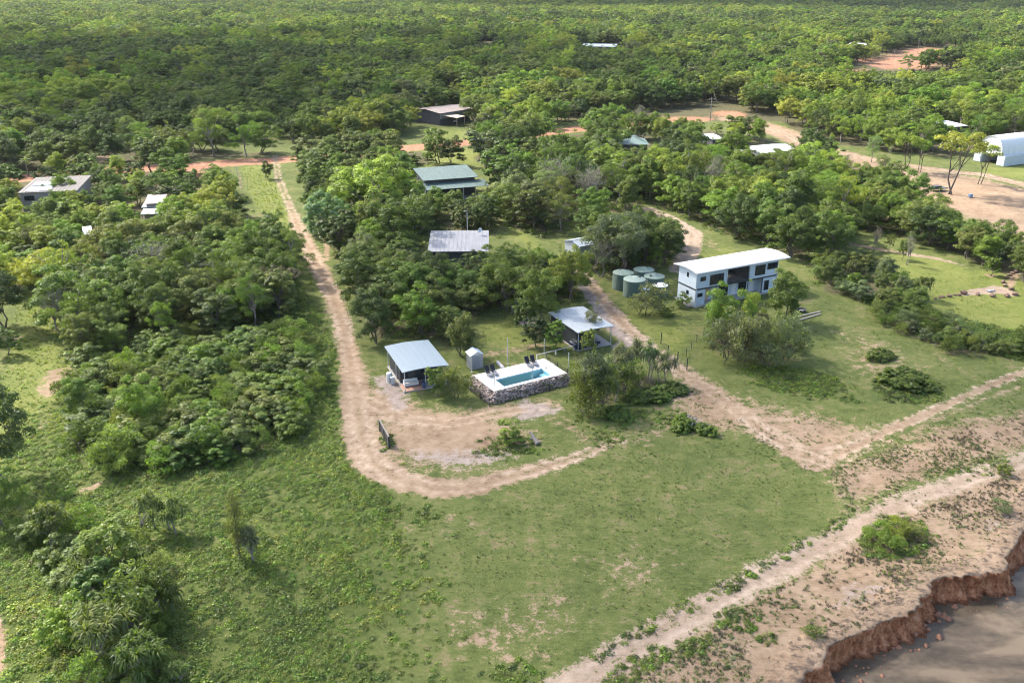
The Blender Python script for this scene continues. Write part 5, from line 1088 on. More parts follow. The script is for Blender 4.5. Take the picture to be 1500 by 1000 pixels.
# brush piles
def brush(label, px, py, L, n, mat, seed, H_=.8):
    r = np.random.default_rng(seed); x, y = G(px, py); S = thing('brush_pile', label, 'brush pile', (x, y, 0))
    for k in range(n):
        q = r.random() * 6.28; a_ = Vector((math.cos(q), math.sin(q), 0)) * L * (.4 + .6 * r.random()); c = Vector((r.normal() * L * .25, r.normal() * L * .2, .1 + H_ * r.random() * .6)); e = a_ * .5
        MB().tube([c - e, c + Vector((0, 0, .12)), c + e + Vector((0, 0, H_ * .3 * r.random()))], [.09, .08, .03], 5).build('branch', mat, S)
brush('heap of grey dead branches among green creeper on the sandy flat', 1014, 622, 2.6, 16, TIMBER, 3, 1.1); brush('dark heap of cut branches at the road end of the grass strip', 318, 254, 5.5, 26, BARK_DARK, 4, 2.)
x, y = G(783, 648); S = thing('fallen_stump', 'grey fallen stump beside the yellow-green bush', 'stump', (x, y, 0), R(120)); MB().tube([(-.7, 0, .15), (0, 0, .5), (.9, .1, 1.0)], [.3, .24, .12], 8).build('trunk', TIMBER, S); MB().tube([(0, 0, .5), (.3, .6, .5)], [.12, .04], 6).build('root', TIMBER, S); MB().tube([(-.4, 0, .3), (-.5, -.7, .1)], [.12, .04], 6).build('root', TIMBER, S)
x, y = G(1374, 279); S = thing('flat_trailer', 'dark loaded trailer in tree shade on the red ground', 'trailer', (x, y, 0), R(15)); MB().box(-2, 2, -.95, .95, .55, .7).build('bed', DARKM, S); MB().box(-1.7, .3, -.8, .7, .702, 1.3).build('load', DARKW, S, bevel=.1); MB().box(2, 3.2, -.05, .05, .55, .65).build('drawbar', DARKM, S)
for y0 in (-1.15, .97):
    wv = MB(); wv.lathe([(.2, 0), (.36, .02), (.36, .17), (.2, .18)], n=14); wv.V = [(p[0], y0 + p[2], .36 + p[1]) for p in wv.V]; wv.build('wheel', RUBBER, S)
x, y = G(1421, 289); S = thing('blue_barrel', 'small blue barrel lying on the open red ground', 'barrel', (x, y, .4), R(30)); m = MB().lathe([(.36, 0), (.4, .05), (.4, .4), (.43, .44), (.4, .48), (.4, .95), (.36, 1.)]); m.V = [(p[2] - .5, p[0], p[1]) for p in m.V]; m.build('barrel_body', M('faded_blue', (.12, .17, .25), .6), S); m = MB().lathe([(.34, 1.002), (.34, 1.03)]); m.V = [(p[2] - .5, p[0], p[1]) for p in m.V]; m.build('lid', DARKM, S)

# ------------------------------------------------------------------ plants one can single out, by hand
def L(sp, px, py, hpx, tint, label=None, wide=1., **k): PX(sp, px, py, hpx, tint, label, wide, **k)
L('mango', 548, 326, 92, 'gold', 'huge mango tree with bright yellow-green new leaves beside the green-roofed house', 1.12, rz=.5, sep=10.5)
L('mango', 480, 345, 62, 'silver', 'silvery mango tree overhanging the dirt track', .82, rz=2., sep=7)
L('mango', 590, 318, 62, 'bright', 'fresh green mango tree against the wall of the green-roofed house', .9, rz=4., sep=6)
L('broad', 498, 372, 62, 'dark', 'dark broad-leaved tree whose shadow falls on the dirt track', 1.2); L('dome', 585, 372, 80, 'mid', 'big dome-crowned tree beside the grey corrugated roof', 1.25, var=1)
L('dome', 735, 455, 75, 'mid', 'dense round tree standing alone on the shaded yard lawn', 1.2, var=1); L('dome', 790, 480, 85, 'olive', 'tall olive tree between clothes line and pale carport', .9, var=2); L('dome', 838, 440, 78, 'lime', 'yellow-green tree behind the pale carport', .9)
L('dome', 677, 522, 68, 'olive', 'slender olive tree just behind the small grey shed', .85, var=4); L('broad', 640, 580, 45, 'bright', 'fresh green broad-leaved tree at the corner of the blue-grey carport', .75); L('fine_shrub', 664, 582, 38, 'olive', 'olive bush between the blue-grey carport and the pool fence', 1.1)
L('broad', 812, 512, 46, 'bright', 'small fresh green tree in front of the pale carport wall', .8); L('broad', 770, 485, 50, 'mid', 'broad-leaved tree beside the clothes line', .9); L('broad', 785, 508, 48, 'dark', 'dark small tree behind the back pair of sun chairs', .9)
L('gum', 868, 500, 50, 'grey', 'spindly grey tree reaching over the pale carport roof', .7); L('broad', 862, 520, 40, 'lime', 'yellow-green sapling in front of the pale carport', .7); L('dome', 960, 395, 55, 'bright', 'young fresh green tree beside the largest tank lid', .6)
L('fine_shrub', 948, 462, 44, 'grey', 'dark grey-green shrub in front of the water tanks', 1.25); L('shrub', 1000, 449, 20, 'pale', 'pale shrub at the end wall of the two-storey house'); L('shrub', 975, 462, 14, 'olive', 'low olive shrub between tanks and two-storey house', 1.4)
L('dome', 905, 400, 88, 'grey', 'large grey-green tree overhanging the tanks', 1.15, var=1); L('dome', 945, 385, 75, 'olive', 'tall olive tree between the tanks and the pale track')
L('dome', 1060, 492, 72, 'bright', 'bright green tree hiding the ground floor of the two-storey house', 1.0, var=0); L('dome', 1147, 472, 78, 'mid', 'round mid green tree at the open end of the two-storey house', 1.0, var=4); L('gum', 1100, 485, 62, 'lime', 'thin yellow-green tree in front of the ground-floor porch', .8)
for px, py, h, t, lb in ((1062, 528, 62, 'grey', 'olive shrub at the carport end of the thicket before the two-storey house'), (1092, 532, 66, 'grey', 'tall olive shrub in the middle of the thicket before the two-storey house'), (1122, 534, 62, 'grey', 'dense grey-green shrub at the river edge of the thicket'), (1152, 526, 56, 'grey', 'grey-green shrub at the outer end of the thicket, toward the fire pit')): L('fine_shrub', px, py, h, t, lb, .95)
L('mound', 1323, 560, 18, 'mid', 'large glossy mid green creeper mound on the grass', 1.5, var=0, rz=0.2); L('mound', 1289, 524, 13, 'mid', 'small mid green creeper mound behind the large one', 1.1, var=1, rz=0)
L('shrub', 746, 648, 30, 'lime', 'bright yellow-green bush on the sandy island inside the track loop', 1.0); L('mound', 1000, 626, 15, 'bright', 'fresh green creeper over the pool end of the branch heap', .95); L('mound', 1031, 632, 12, 'bright', 'fresh green creeper at the track end of the branch heap', 1.0)
for px, py, h, t, lb in ((1285, 790, 38, 'bright', 'bright weedy bush beside the river track, at its pale edge'), (1312, 785, 40, 'lime', 'yellow-tipped weedy bush in the green clump by the river track'), (1336, 788, 30, 'olive', 'olive weedy bush at the cliff end of the green clump'), (1302, 806, 34, 'bright', 'bright weedy bush lowest in the green clump by the river track')): L('fine_shrub', px, py, h * .55, t, lb, 1.5)
L('shrub', 1471, 695, 16, 'lime', 'small yellow-green shrub on the sand by the river track', 1.0); L('fine_shrub', 1465, 748, 14, 'grey', 'low grey shrub near the edge of the river cliff', 1.8); L('fine_shrub', 1188, 930, 15, 'olive', 'low olive shrub on the sand above the river cliff', 1.5)
L('umbrella', 1394, 284, 100, 'lime', 'tall umbrella-crowned tree with black trunk on the red ground', 1.0, var=0); L('umbrella', 1435, 270, 66, 'lime', 'thin umbrella-crowned tree in front of the arched shelter', .85, var=1); L('umbrella', 1325, 251, 60, 'lime', 'yellow-green umbrella-crowned tree with leaning trunk at the pale road', .9); L('umbrella', 1347, 252, 52, 'bright', 'fresh green umbrella-crowned tree next to the leaning-trunk one', .8)
L('gum', 1292, 268, 46, 'grey', 'small grey-green open tree on the red ground', .9); L('gum', 1276, 238, 42, 'silver', 'silvery open tree at the pale road edge', .9)
L('bare', 88, 491, 72, 'grey', 'bare grey tree leaning over the grassy clearing', 1.1, var=0, rz=0); L('dome', 75, 430, 62, 'yellow', 'spreading tree with bright yellow crown at the grassy clearing', 1.35, var=1); L('dome', 27, 432, 50, 'yellow', 'compact bright yellow tree beside the spreading yellow one', .9, var=4)
L('dome', 5, 480, 80, 'dark', 'very dark tree at the near edge of the grassy clearing', 1.1); L('broad', 12, 520, 42, 'mid', 'mid green bush below the very dark tree', 1.); L('dome', 6, 705, 140, 'dark', 'dark tree cut by the frame edge beside the lower clearing', .8); L('dome', 8, 770, 80, 'mid', 'mid green tree under the dark one at the frame edge', .8)
L('dome', 216, 632, 80, 'bright', 'bright rounded tree rising from the low scrub block', .95, var=0); L('dome', 122, 612, 66, 'mid', 'mid green rounded tree at the clearing edge of the low scrub block', 1., var=4); L('gum', 240, 500, 62, 'bright', 'narrow fresh green tree at the front of the tall tree block', .8)
for px, py, h, t, lb in ((420, 392, 64, 'dark', 'dark tree at the grass strip edge of the tall tree block'), (398, 375, 68, 'mid', 'mid green tree at the grass strip corner of the tall tree block'), (408, 448, 58, 'brown', 'pale-stemmed tree at the track corner of the tall tree block')): L('dome', px, py, h, t, lb, 1.1)
L('plume', 352, 818, 98, 'olive', 'feathery narrow tree alone on the lush weeds', .8); L('pandanus', 368, 822, 50, 'grey', 'dark screw palm at the foot of the feathery narrow tree', .8)
for px, py, h, t, lb in ((222, 775, 62, 'olive', 'spreading screw palm behind the corner thicket'), (255, 778, 60, 'olive', 'screw palm with dark skirt next to the weeds'), (82, 800, 60, 'mid', 'mid green screw palm at the inland end of the corner thicket'), (228, 905, 70, 'mid', 'screw palm with dark skirt on the weed side of the corner thicket'),
                          (165, 980, 95, 'olive', 'large screw palm in the middle of the corner thicket'), (215, 1010, 78, 'mid', 'spiky screw palm at the bottom corner of the thicket'), (130, 880, 70, 'olive', 'olive screw palm deep inside the corner thicket')): L('pandanus', px, py, h, t, lb, 1.0)
L('shrub', 108, 945, 70, 'bright', 'fresh green bush at the track edge of the corner thicket', .8); L('broad', 170, 850, 90, 'lime', 'yellow-green broad-leaved tree topping the corner thicket', .9); L('broad', 150, 905, 85, 'mid', 'mid green broad-leaved tree inside the corner thicket', .9); L('fine_shrub', 190, 940, 75, 'olive', 'olive fine-leaved shrub beside the largest screw palm', 1.3)
for px, py, h, lb in ((870, 598, 78, 'screw palm cluster at the pool end of the pool scrub'), (892, 585, 70, 'screw palm behind the foremost screw palm of the pool scrub'), (905, 560, 66, 'tall screw palm in the middle of the pool scrub'), (928, 548, 60, 'screw palm with bare stems facing the sandy track'), (950, 556, 62, 'tall bare-stemmed screw palm in the pool scrub'), (972, 562, 54, 'screw palm at the fence end of the pool scrub')): L('pandanus', px, py, h, 'grey', lb, .8)
for px, py, h, t, lb in ((858, 604, 60, 'olive', 'olive shrub at the pool wall end of the pool scrub'), (880, 606, 58, 'olive', 'pale-stemmed olive shrub lowest in the pool scrub'), (915, 580, 46, 'mid', 'mid green shrub at the foot of the screw palms')): L('fine_shrub', px, py, h, t, lb, .8)
for px, py, lb in ((935, 585, 'mid green creeper mound below the screw palms'), (965, 580, 'mid green creeper mound at the fence end of the screw palms'), (905, 608, 'leafy creeper mound at the lawn edge of the pool scrub'), (985, 574, 'small creeper mound beside the dark-posted fence')): L('mound', px, py, 13, 'mid', lb, 1.2)
L('bare', 1282, 366, 34, 'brown', 'brown sparse tree on the sandy path edge', .7); L('gum', 1302, 368, 28, 'olive', 'small thin tree between two sparse ones on the path', .7); L('bare', 1330, 388, 46, 'grey', 'grey sparse sapling on the lawn by the sandy path', .6); L('dome', 1321, 380, 30, 'olive', 'olive sapling leaning beside the grey sparse one', .6)
L('broad', 1452, 404, 30, 'bright', 'lone round fresh green tree on the garden lawn', .95); L('pandanus', 1350, 438, 36, 'mid', 'dark broad-headed plant at the lawn edge of the scrub', 1.)
L('palm', 42, 258, 26, 'mid', 'feathery palm behind the solar-panelled house', 1.); L('palm', 72, 262, 24, 'olive', 'palm beside the roadside trees behind the solar panels'); L('palm', 108, 256, 24, 'olive', 'palm with upright fronds beyond the beige house'); L('palm', 25, 335, 36, 'lime', 'pale palm in front of the solar-panelled house'); L('palm', 1408, 168, 22, 'mid', 'palm beside the white annexe')
L('dome', 392, 262, 26, 'dark', 'dark small tree at the road end of the dirt track', .9); L('gum', 313, 228, 70, 'mid', 'tall wide-crowned tree at the far side of the red road', 1.3); L('dome', 165, 290, 42, 'mid', 'mid green tree at the garden lawn beyond the beige house'); L('dome', 200, 300, 36, 'lime', 'lime garden tree beside the brown-roofed house', 1.3); L('dome', 640, 240, 50, 'mid', 'round tree between the rusty-roofed and green-roofed houses', 1.2); L('dome', 662, 243, 42, 'dark', 'dark tree against the back of the green-roofed house', 1.1)
for px, py, h, t in ((88, 320, 46, 'bright'), (113, 318, 44, 'lime'), (70, 326, 30, 'mid'), (130, 314, 40, 'mid')): L('spread', px, py, h, t, None, 1.1)
L('gum', 1197, 196, 42, 'dark', 'dark grey tree standing at the end of the pale road', 1.2); L('dome', 1190, 238, 50, 'dark', 'dark tree with grey blossom beside the long white shed', 1.)
L('dome', 105, 330, 36, 'lime', 'lime tree in front of the beige house', 1.3); L('spread', 94, 301, 50, 'bright', 'spreading tree half covering the beige roof', 1.1); L('broad', 178, 335, 42, 'lime', 'cream-flecked garden tree with round crown', 1.3)
for px, py, t in ((282, 340, 'lime'), (318, 330, 'lime'), (258, 345, 'bright'), (300, 357, 'lime'), (328, 316, 'lime')): L('dome', px, py, 56, t, None, 1.1)

OPEN = [GP(p) for p in ([(578, 214), (628, 210), (630, 234), (580, 238)], [(660, 205), (700, 204), (702, 224), (664, 226)], [(598, 262), (714, 262), (716, 312), (618, 312)], [(612, 365), (722, 365), (724, 402), (612, 404)], [(1084, 222), (1168, 218), (1172, 252), (1084, 254)], [(1026, 200), (1062, 200), (1064, 226), (1028, 226)], [(898, 208), (958, 208), (960, 236), (898, 236)], [(828, 358), (868, 356), (872, 388), (832, 390)], [(1024, 170), (1064, 166), (1066, 196), (1024, 198)], [(1108, 184), (1168, 196), (1176, 226), (1130, 216)], [(28, 280), (62, 280), (64, 312), (28, 312)], [(205, 300), (246, 300), (246, 330), (205, 330)], [(650, 180), (692, 180), (700, 214), (664, 214)], [(1240, 235), (1500, 290), (1560, 330), (1500, 352), (1400, 318), (1330, 296)], [(800, 188), (850, 182), (860, 206), (806, 212)])]
def blocked(x, y, m=.9):
    for P in OPEN:
        if inside(np.array([x]), np.array([y]), P)[0]: return True
    for P in EXCL:
        if abs(x - P[0][0]) < 40 and abs(y - P[0][1]) < 40 and inside(np.array([x]), np.array([y]), P)[0]: return True
    X, Y = np.array([x]), np.array([y])
    for ch, pts, P, w, st in TW:
        if st < .88: continue
        if x < P[:, 0].min() - 8 or x > P[:, 0].max() + 8 or y < P[:, 1].min() - 8 or y > P[:, 1].max() + 8: continue
        if seg_dist(X, Y, P, w)[0] < m: return True
    return False
VIEWS = [(600, 714, 271, 340), (616, 724, 371, 450), (1084, 1168, 219, 300), (1026, 1062, 207, 270), (896, 958, 213, 275), (1372, 1413, 190, 240), (828, 868, 362, 430), (618, 650, 172, 230), (650, 692, 200, 250), (586, 628, 222, 270), (660, 694, 217, 262), (1026, 1066, 178, 240), (1104, 1170, 212, 260), (28, 62, 289, 345), (204, 248, 318, 380), (1410, 1510, 243, 300), (1395, 1520, 322, 420), (798, 856, 200, 250), (390, 446, 345, 345), (1240, 1275, 68, 90), (1240, 1400, 104, 140), (850, 910, 70, 92)]
def capped(x, y, h):
    px, py = proj(x, y, 0)
    for x0, x1, yl, yb in VIEWS:
        if x0 - 8 < px < x1 + 8 and yl < py < yb: h = min(h, hgt(px, py, yl + 1))
    return h
TW = [(ch, pts, GP(pts), w, st) for ch, pts, w, fe, st in TRACKS]
for zn, (P, sp, hr, spec, tints) in ZONES.items():
    x0, y0 = P.min(0); x1, y1 = P.max(0); n = int((x1 - x0) * (y1 - y0) / (sp * sp) * 5)
    xs = RNG.uniform(x0, x1, n); ys = RNG.uniform(y0, y1, n); ok = inside(xs, ys, P)
    for x, y in zip(xs[ok], ys[ok]):
        if HS.near(x, y, sp * .82) or blocked(x, y): continue
        s = pick(spec); k = 1.
        if s == 'dome' and random.random() < .4: s = 'oval'
        f = float(vnoise(x, y, .06)); ti = pick(tints)
        h = random.uniform(*hr) * (.85 + .3 * f)
        if s in ('shrub', 'fine_shrub', 'mound', 'pandanus') and hr[1] > 4: h *= .65
        h = capped(x, y, h)
        if h < 1.6: continue
        if h < 3.6 and s not in ('shrub', 'fine_shrub', 'pandanus'): s = 'shrub'
        plant(s, x, y, h, ti, None, random.uniform(1.0, 1.45), sep=sp * .8, zone=zn)
# woodland beyond the red road, out to the horizon
BND = np.array([(-900, 240), (0, 222), (150, 220), (165, 206), (180, 198), (330, 208), (385, 205), (410, 212), (520, 212), (600, 202), (622, 186), (695, 184), (720, 198), (800, 184), (850, 176), (900, 170), (1000, 160), (1032, 152), (1062, 150), (1078, 158), (1110, 166), (1160, 178), (1230, 196), (1350, 172), (1420, 160), (1530, 150), (2500, 160)])
FLAT = [np.array(GP(p)) for _, p, _, s in POLYS if _ == 'fresh']
WOOD = []
def fill_wood(ya, yb, sp, jit=.42):
    global WOOD
    y = ya
    while y < yb:
        hw = (y * cP + CAM_H * sP) * (750 / FPX) * 1.14 + 60
        xs = np.arange(-hw, hw, sp); xs = xs + RNG.uniform(-jit, jit, len(xs)) * sp; ys = y + RNG.uniform(-jit, jit, len(xs)) * sp
        zc = ys * cP + CAM_H * sP; up = ys * sP - CAM_H * cP
        px = 750 + FPX * xs / zc; py = 500 - FPX * up / zc
        ok = py < np.interp(px, BND[:, 0], BND[:, 1])
        WOOD += [(a, b_) for a, b_ in zip(xs[ok], ys[ok])]
        y += sp
fill_wood(225, 430, 7.0); fill_wood(430, 760, 8.0); fill_wood(760, 1300, 8.6); fill_wood(1300, 2500, 10.)
WA = np.array(WOOD); keep = np.ones(len(WA), bool)
for ch, pts, P, w, st in TW:
    if st < .85: continue
    s = (WA[:, 0] > P[:, 0].min() - 15) & (WA[:, 0] < P[:, 0].max() + 15) & (WA[:, 1] > P[:, 1].min() - 15) & (WA[:, 1] < P[:, 1].max() + 15)
    if s.any(): i = np.where(s)[0]; keep[i[seg_dist(WA[i, 0], WA[i, 1], P, w) < 1.5]] = False
for P in EXCL + FLAT + OPEN:
    s = (np.abs(WA[:, 0] - P[:, 0].mean()) < 60) & (np.abs(WA[:, 1] - P[:, 1].mean()) < 60)
    if s.any(): i = np.where(s)[0]; keep[i[inside(WA[i, 0], WA[i, 1], P)]] = False
keep &= (RNG.random(len(WA)) > .05) & (vnoise(WA[:, 0], WA[:, 1], .06) > .10) & ((vnoise(WA[:, 0], WA[:, 1], .016) > .13) | (WA[:, 1] < 420))
WA = WA[keep]
keep = np.ones(len(WA), bool)
tn = fbm(WA[:, 0], WA[:, 1], .012); tn2 = fbm(WA[:, 0] + 500, WA[:, 1], .03)
wt = []
for a, b_ in zip(tn, tn2):
    q = random.random(); v = .5 + (a - .5) * 1.1 + (b_ - .5) * .7 + (q - .5) * .55
    wt.append('dark' if v < .32 else 'mid' if v < .50 else 'olive' if v < .58 else 'grey' if v < .61 else 'bright' if v < .72 else 'lime')
wh = 7.0 + 5.5 * RNG.random(len(WA)) ** 1.4 + 4. * (fbm(WA[:, 0], WA[:, 1], .02) - .5); ws = RNG.random(len(WA))
_near = np.where(WA[:, 1] < 1100)[0]
for k_ in _near: wh[k_] = capped(WA[k_, 0], WA[k_, 1], wh[k_])
keep &= wh > 2.5
# individuals: the woodland trees that show largest
order = np.argsort(WA[:, 1]); own = np.zeros(len(WA), bool); cnt = 0
for i in order:
    x, y = WA[i]; px, py = proj(x, y, wh[i] * .6)
    if not (-10 < px < 1510): continue
    if not keep[i]: continue
    if HS.near(x, y, 3.): keep[i] = False; own[i] = True; continue
    if cnt >= 300: break
    plant('dome' if ws[i] < .2 else 'oval' if ws[i] < .38 else 'spread' if ws[i] < .65 else 'gum' if ws[i] < .85 else 'broad', x, y, wh[i], wt[i], None, random.uniform(1.1, 1.45), zone='far_wood'); own[i] = True; cnt += 1
rest = ~own & keep

# ------------------------------------------------------------------ masses: woodland, grass, weeds
def scatter(name, P, S, RZ, T, I, protos, kind='stuff'):
    n = len(P); me = bpy.data.meshes.new(name); me.vertices.add(n); me.vertices.foreach_set('co', np.asarray(P, np.float32).ravel())
    for an, ty, v, f in (('scl', 'FLOAT_VECTOR', S, 'vector'), ('rz', 'FLOAT', RZ, 'value'), ('tint', 'FLOAT_COLOR', T, 'color'), ('pidx', 'INT', I, 'value')):
        a = me.attributes.new(an, ty, 'POINT'); a.data.foreach_set(f, np.ascontiguousarray(v, np.int32 if ty == 'INT' else np.float32).ravel())
    o = bpy.data.objects.new(name, me); COL.objects.link(o); tag(o, kind=kind)
    pc = bpy.data.collections.new(name + '_kinds')
    for k, pm in enumerate(protos):
        po = bpy.data.objects.new('%s_kind_%02d' % (name, k), pm); pc.objects.link(po)
    ng = bpy.data.node_groups.new(name, 'GeometryNodeTree'); ng.interface.new_socket('Geometry', in_out='INPUT', socket_type='NodeSocketGeometry'); ng.interface.new_socket('Geometry', in_out='OUTPUT', socket_type='NodeSocketGeometry')
    N = ng.nodes.new; gi = N('NodeGroupInput'); go = N('NodeGroupOutput'); ip = N('GeometryNodeInstanceOnPoints'); ci = N('GeometryNodeCollectionInfo'); ci.inputs[0].default_value = pc; ci.inputs['Separate Children'].default_value = True; ci.inputs['Reset Children'].default_value = True
    def na(nm, ty):
        q = N('GeometryNodeInputNamedAttribute'); q.data_type = ty; q.inputs['Name'].default_value = nm; return q.outputs['Attribute']
    cx = N('ShaderNodeCombineXYZ'); l = ng.links.new
    l(na('rz', 'FLOAT'), cx.inputs[2]); l(gi.outputs[0], ip.inputs['Points']); l(ci.outputs[0], ip.inputs['Instance']); ip.inputs['Pick Instance'].default_value = True
    l(na('pidx', 'INT'), ip.inputs['Instance Index']); l(cx.outputs[0], ip.inputs['Rotation']); l(na('scl', 'FLOAT_VECTOR'), ip.inputs['Scale']); l(ip.outputs[0], go.inputs[0])
    md = o.modifiers.new('spread', 'NODES'); md.node_group = ng; return o
def tint_arr(names, var=.14):
    T = np.array([TINT[k] for k in names]); T = T * (1 + RNG.normal(size=(len(T), 1)) * var) * (1 + RNG.normal(size=T.shape) * var * .4); return np.c_[np.clip(T, .005, .6), np.ones(len(T))]
LOD1 = [massed(P_dome(201, .42, .55, vc=.3, rz=3.4), 'wood_a'), massed(P_dome(202, .42, .55, rx=3.5, rz=3.1, vc=.3), 'wood_b'), massed(P_gum(203, .5, .5), 'wood_c'), massed(P_spread(204, .45, .36), 'wood_d'), massed(P_dome(205, .42, .55, rx=2.7, rz=3.5, vc=.3), 'wood_e'), massed(P_spread(206, .45, .36), 'wood_f')]
LOD2 = [massed(P_dome(211, .16, .95, rz=3.3, vc=.3), 'wood_g'), massed(P_dome(212, .16, .95, rx=3.5, rz=2.9, vc=.3), 'wood_h'), massed(P_spread(213, .2, .6), 'wood_i')]
for nm, lo, hi, prs in (('woodland', 0, 760, LOD1), ('far_woodland', 760, 9e9, LOD2)):
    i = np.where(rest & (WA[:, 1] >= lo) & (WA[:, 1] < hi))[0]; n = len(i); far = lo > 0
    wd = (1.15 + .3 * RNG.random(n)) * (1.1 if far else 1.0); s = wh[i] / 8.
    if far: wd = wd * np.where(WA[i, 1] > 1300, 1.2, 1.)
    scatter(nm, np.c_[WA[i], np.zeros(n)], np.c_[s * wd, s * wd, s], RNG.random(n) * 6.28, tint_arr([wt[j] for j in i]), RNG.integers(0, len(prs), n), prs)
# grass and weeds
def tuft_mesh(name, seed, n, L, w, up):
    r = np.random.default_rng(seed); V = blades(r, np.zeros(3), n, L, w, up, .35); return mesh_np(name, V, np.full(len(V) // 4, 4), np.arange(len(V)), [LEAF_I], leafv=np.clip(.5 + .25 * r.normal(size=len(V) // 4), 0, 1))
def weed_mesh(name, seed, n, rad, ls, flat):
    r = np.random.default_rng(seed); d = rdir(n, r); d[:, 2] = np.abs(d[:, 2]); P = d * rad * (.4 + .6 * r.random(n))[:, None] * np.array([1, 1, flat]); P[:, 2] += .03
    N = d * .5 + np.array([0, 0, .7]) + r.normal(size=(n, 3)) * .4; N /= np.linalg.norm(N, axis=1)[:, None]
    V = kites(P, N, ls * (.6 + .8 * r.random(n)), r, 1.4); return mesh_np(name, V, np.full(n, 4), np.arange(len(V)), [LEAF_I], leafv=np.clip(.5 + .25 * r.normal(size=n), 0, 1))
TUFT = [tuft_mesh('tuft_a', 1, 14, .32, .035, .9), tuft_mesh('tuft_b', 2, 10, .26, .04, .6), tuft_mesh('tuft_c', 3, 18, .4, .03, 1.2)]
WEED = [weed_mesh('weed_a', 4, 40, .42, .16, .8), weed_mesh('weed_b', 5, 50, .5, .19, .6), weed_mesh('weed_c', 6, 34, .36, .14, 1.1), weed_mesh('weed_d', 7, 46, .55, .15, .45)]
DRYT = [weed_mesh('dry_a', 8, 22, .2, .10, .7), tuft_mesh('dry_b', 9, 16, .24, .03, .8), weed_mesh('dry_c', 10, 26, .24, .09, .6)]
def spread(name, poly, dens, fn, protos, tints, smin, smax, sq=1.):
    P = GP(poly); x0, y0 = P.min(0); x1, y1 = P.max(0); n = int((x1 - x0) * (y1 - y0) * dens); X = RNG.uniform(x0, x1, n); Y = RNG.uniform(y0, y1, n); k = inside(X, Y, P); X, Y = X[k], Y[k]
    k = (cliff_sd(X, Y) < -.9); X, Y = X[k], Y[k]
    for Pq in EXCL[:40]:
        s = (np.abs(X - Pq[:, 0].mean()) < 25) & (np.abs(Y - Pq[:, 1].mean()) < 25)
        if s.any():
            i = np.where(s)[0]; kk = np.ones(len(X), bool); kk[i[inside(X[i], Y[i], Pq)]] = False; X, Y = X[kk], Y[kk]
    m = masks(X, Y); p = fn(X, Y, m); k = RNG.random(len(X)) < p; X, Y = X[k], Y[k]; n = len(X)
    s = RNG.uniform(smin, smax, n) * (.7 + .6 * vnoise(X, Y, .4)); tk = list(tints); tp = np.array([tints[q] for q in tk], float); cum = np.cumsum(tp / tp.sum())
    f = np.clip(.5 + (fbm(X, Y, .12) - .5) * 1.5 + RNG.normal(size=n) * .25, 0, .999); names = [tk[int(np.searchsorted(cum, v))] for v in f]
    scatter(name, np.c_[X, Y, relief(X, Y) - .02], np.c_[s, s, s * sq], RNG.random(n) * 6.28, tint_arr(names, .18), RNG.integers(0, len(protos), n), protos); return n
bare = lambda m: np.clip(1.15 - 2.1 * np.maximum(np.maximum(m['soil'], m['pale']), np.maximum(m['red'], m['gravel'])), 0, 1)
VIEW = [(-80, 1060), (-80, 400), (1580, 400), (1580, 1060)]
spread('weeds', [(-80, 1080), (-80, 400), (620, 400), (700, 1080)], 11, lambda X, Y, m: np.clip(m['lush'] * 1.6 - .25, 0, 1) * bare(m) * (.25 + .75 * (fbm(X, Y, .5) > .43)), WEED, dict(mid=3, bright=7, pale=2, lime=2), .45, 1.05)
spread('weeds', [(860, 600), (860, 480), (1580, 400), (1580, 600)], 8., lambda X, Y, m: np.clip(m['lush'] * 1.6 - .25, 0, 1) * bare(m), WEED, dict(dark=2, mid=5, bright=3, olive=2), .6, 1.3)
PATCH = [([(1040, 905), (1062, 888), (1100, 893), (1116, 905), (1105, 925), (1060, 925), (1050, 912)], .75), ([(880, 990), (930, 955), (990, 935), (1040, 930), (1030, 955), (980, 962), (960, 985), (905, 1010), (850, 1015)], .6), ([(1108, 930), (1140, 925), (1132, 950), (1112, 950)], .6), ([(1255, 790), (1290, 755), (1345, 760), (1372, 785), (1345, 810), (1300, 822), (1265, 815)], .75), ([(1380, 690), (1440, 668), (1490, 664), (1470, 690), (1420, 705)], .2),
         ([(700, 985), (760, 965), (800, 985), (790, 1010), (700, 1010)], .45), ([(1090, 560), (1230, 560), (1260, 590), (1180, 585)], .5), ([(555, 640), (572, 636), (582, 655), (560, 662)], .8), ([(880, 965), (1020, 890), (1100, 850), (1240, 770), (1250, 745), (1100, 830), (1000, 880), (850, 960)], .35), ([(820, 615), (850, 600), (990, 600), (1010, 620), (880, 660)], .25), ([(1270, 560), (1380, 560), (1380, 590), (1290, 590)], .7), ([(700, 640), (800, 640), (800, 665), (690, 668)], .4)]
for k, (pt, d) in enumerate(PATCH): spread('weed_patch', pt, 9. * d, lambda X, Y, m: .25 + .75 * (fbm(X, Y, .55) > .42), WEED, dict(mid=4, bright=4, olive=2, dark=1), .5, 1.0)
spread('grass', [(480, 1060), (520, 640), (640, 560), (1100, 560), (1300, 560), (1580, 540), (1580, 700), (1000, 1060)], 5.5, lambda X, Y, m: bare(m) * np.clip(1 - m['lush'] * 1.3, 0, 1) * (.35 + .65 * (fbm(X, Y, .7) > .46)), TUFT, dict(mid=3, olive=5, grey=3, pale=2), .35, .8, .7)
spread('grass_strip', [(345, 244), (395, 242), (470, 430), (500, 560), (450, 470), (420, 380), (370, 330)], 2.2, lambda X, Y, m: bare(m) * m['fresh'], TUFT, dict(mid=2, bright=3, lime=4), .8, 1.5, .8)
spread('clearing_grass', [(-60, 720), (-60, 560), (40, 420), (110, 430), (110, 560), (40, 720)], 3.5, lambda X, Y, m: bare(m) * np.clip(m['fresh'] * 1.4, 0, 1), TUFT, dict(mid=2, bright=2, lime=4), .7, 1.4, .8)
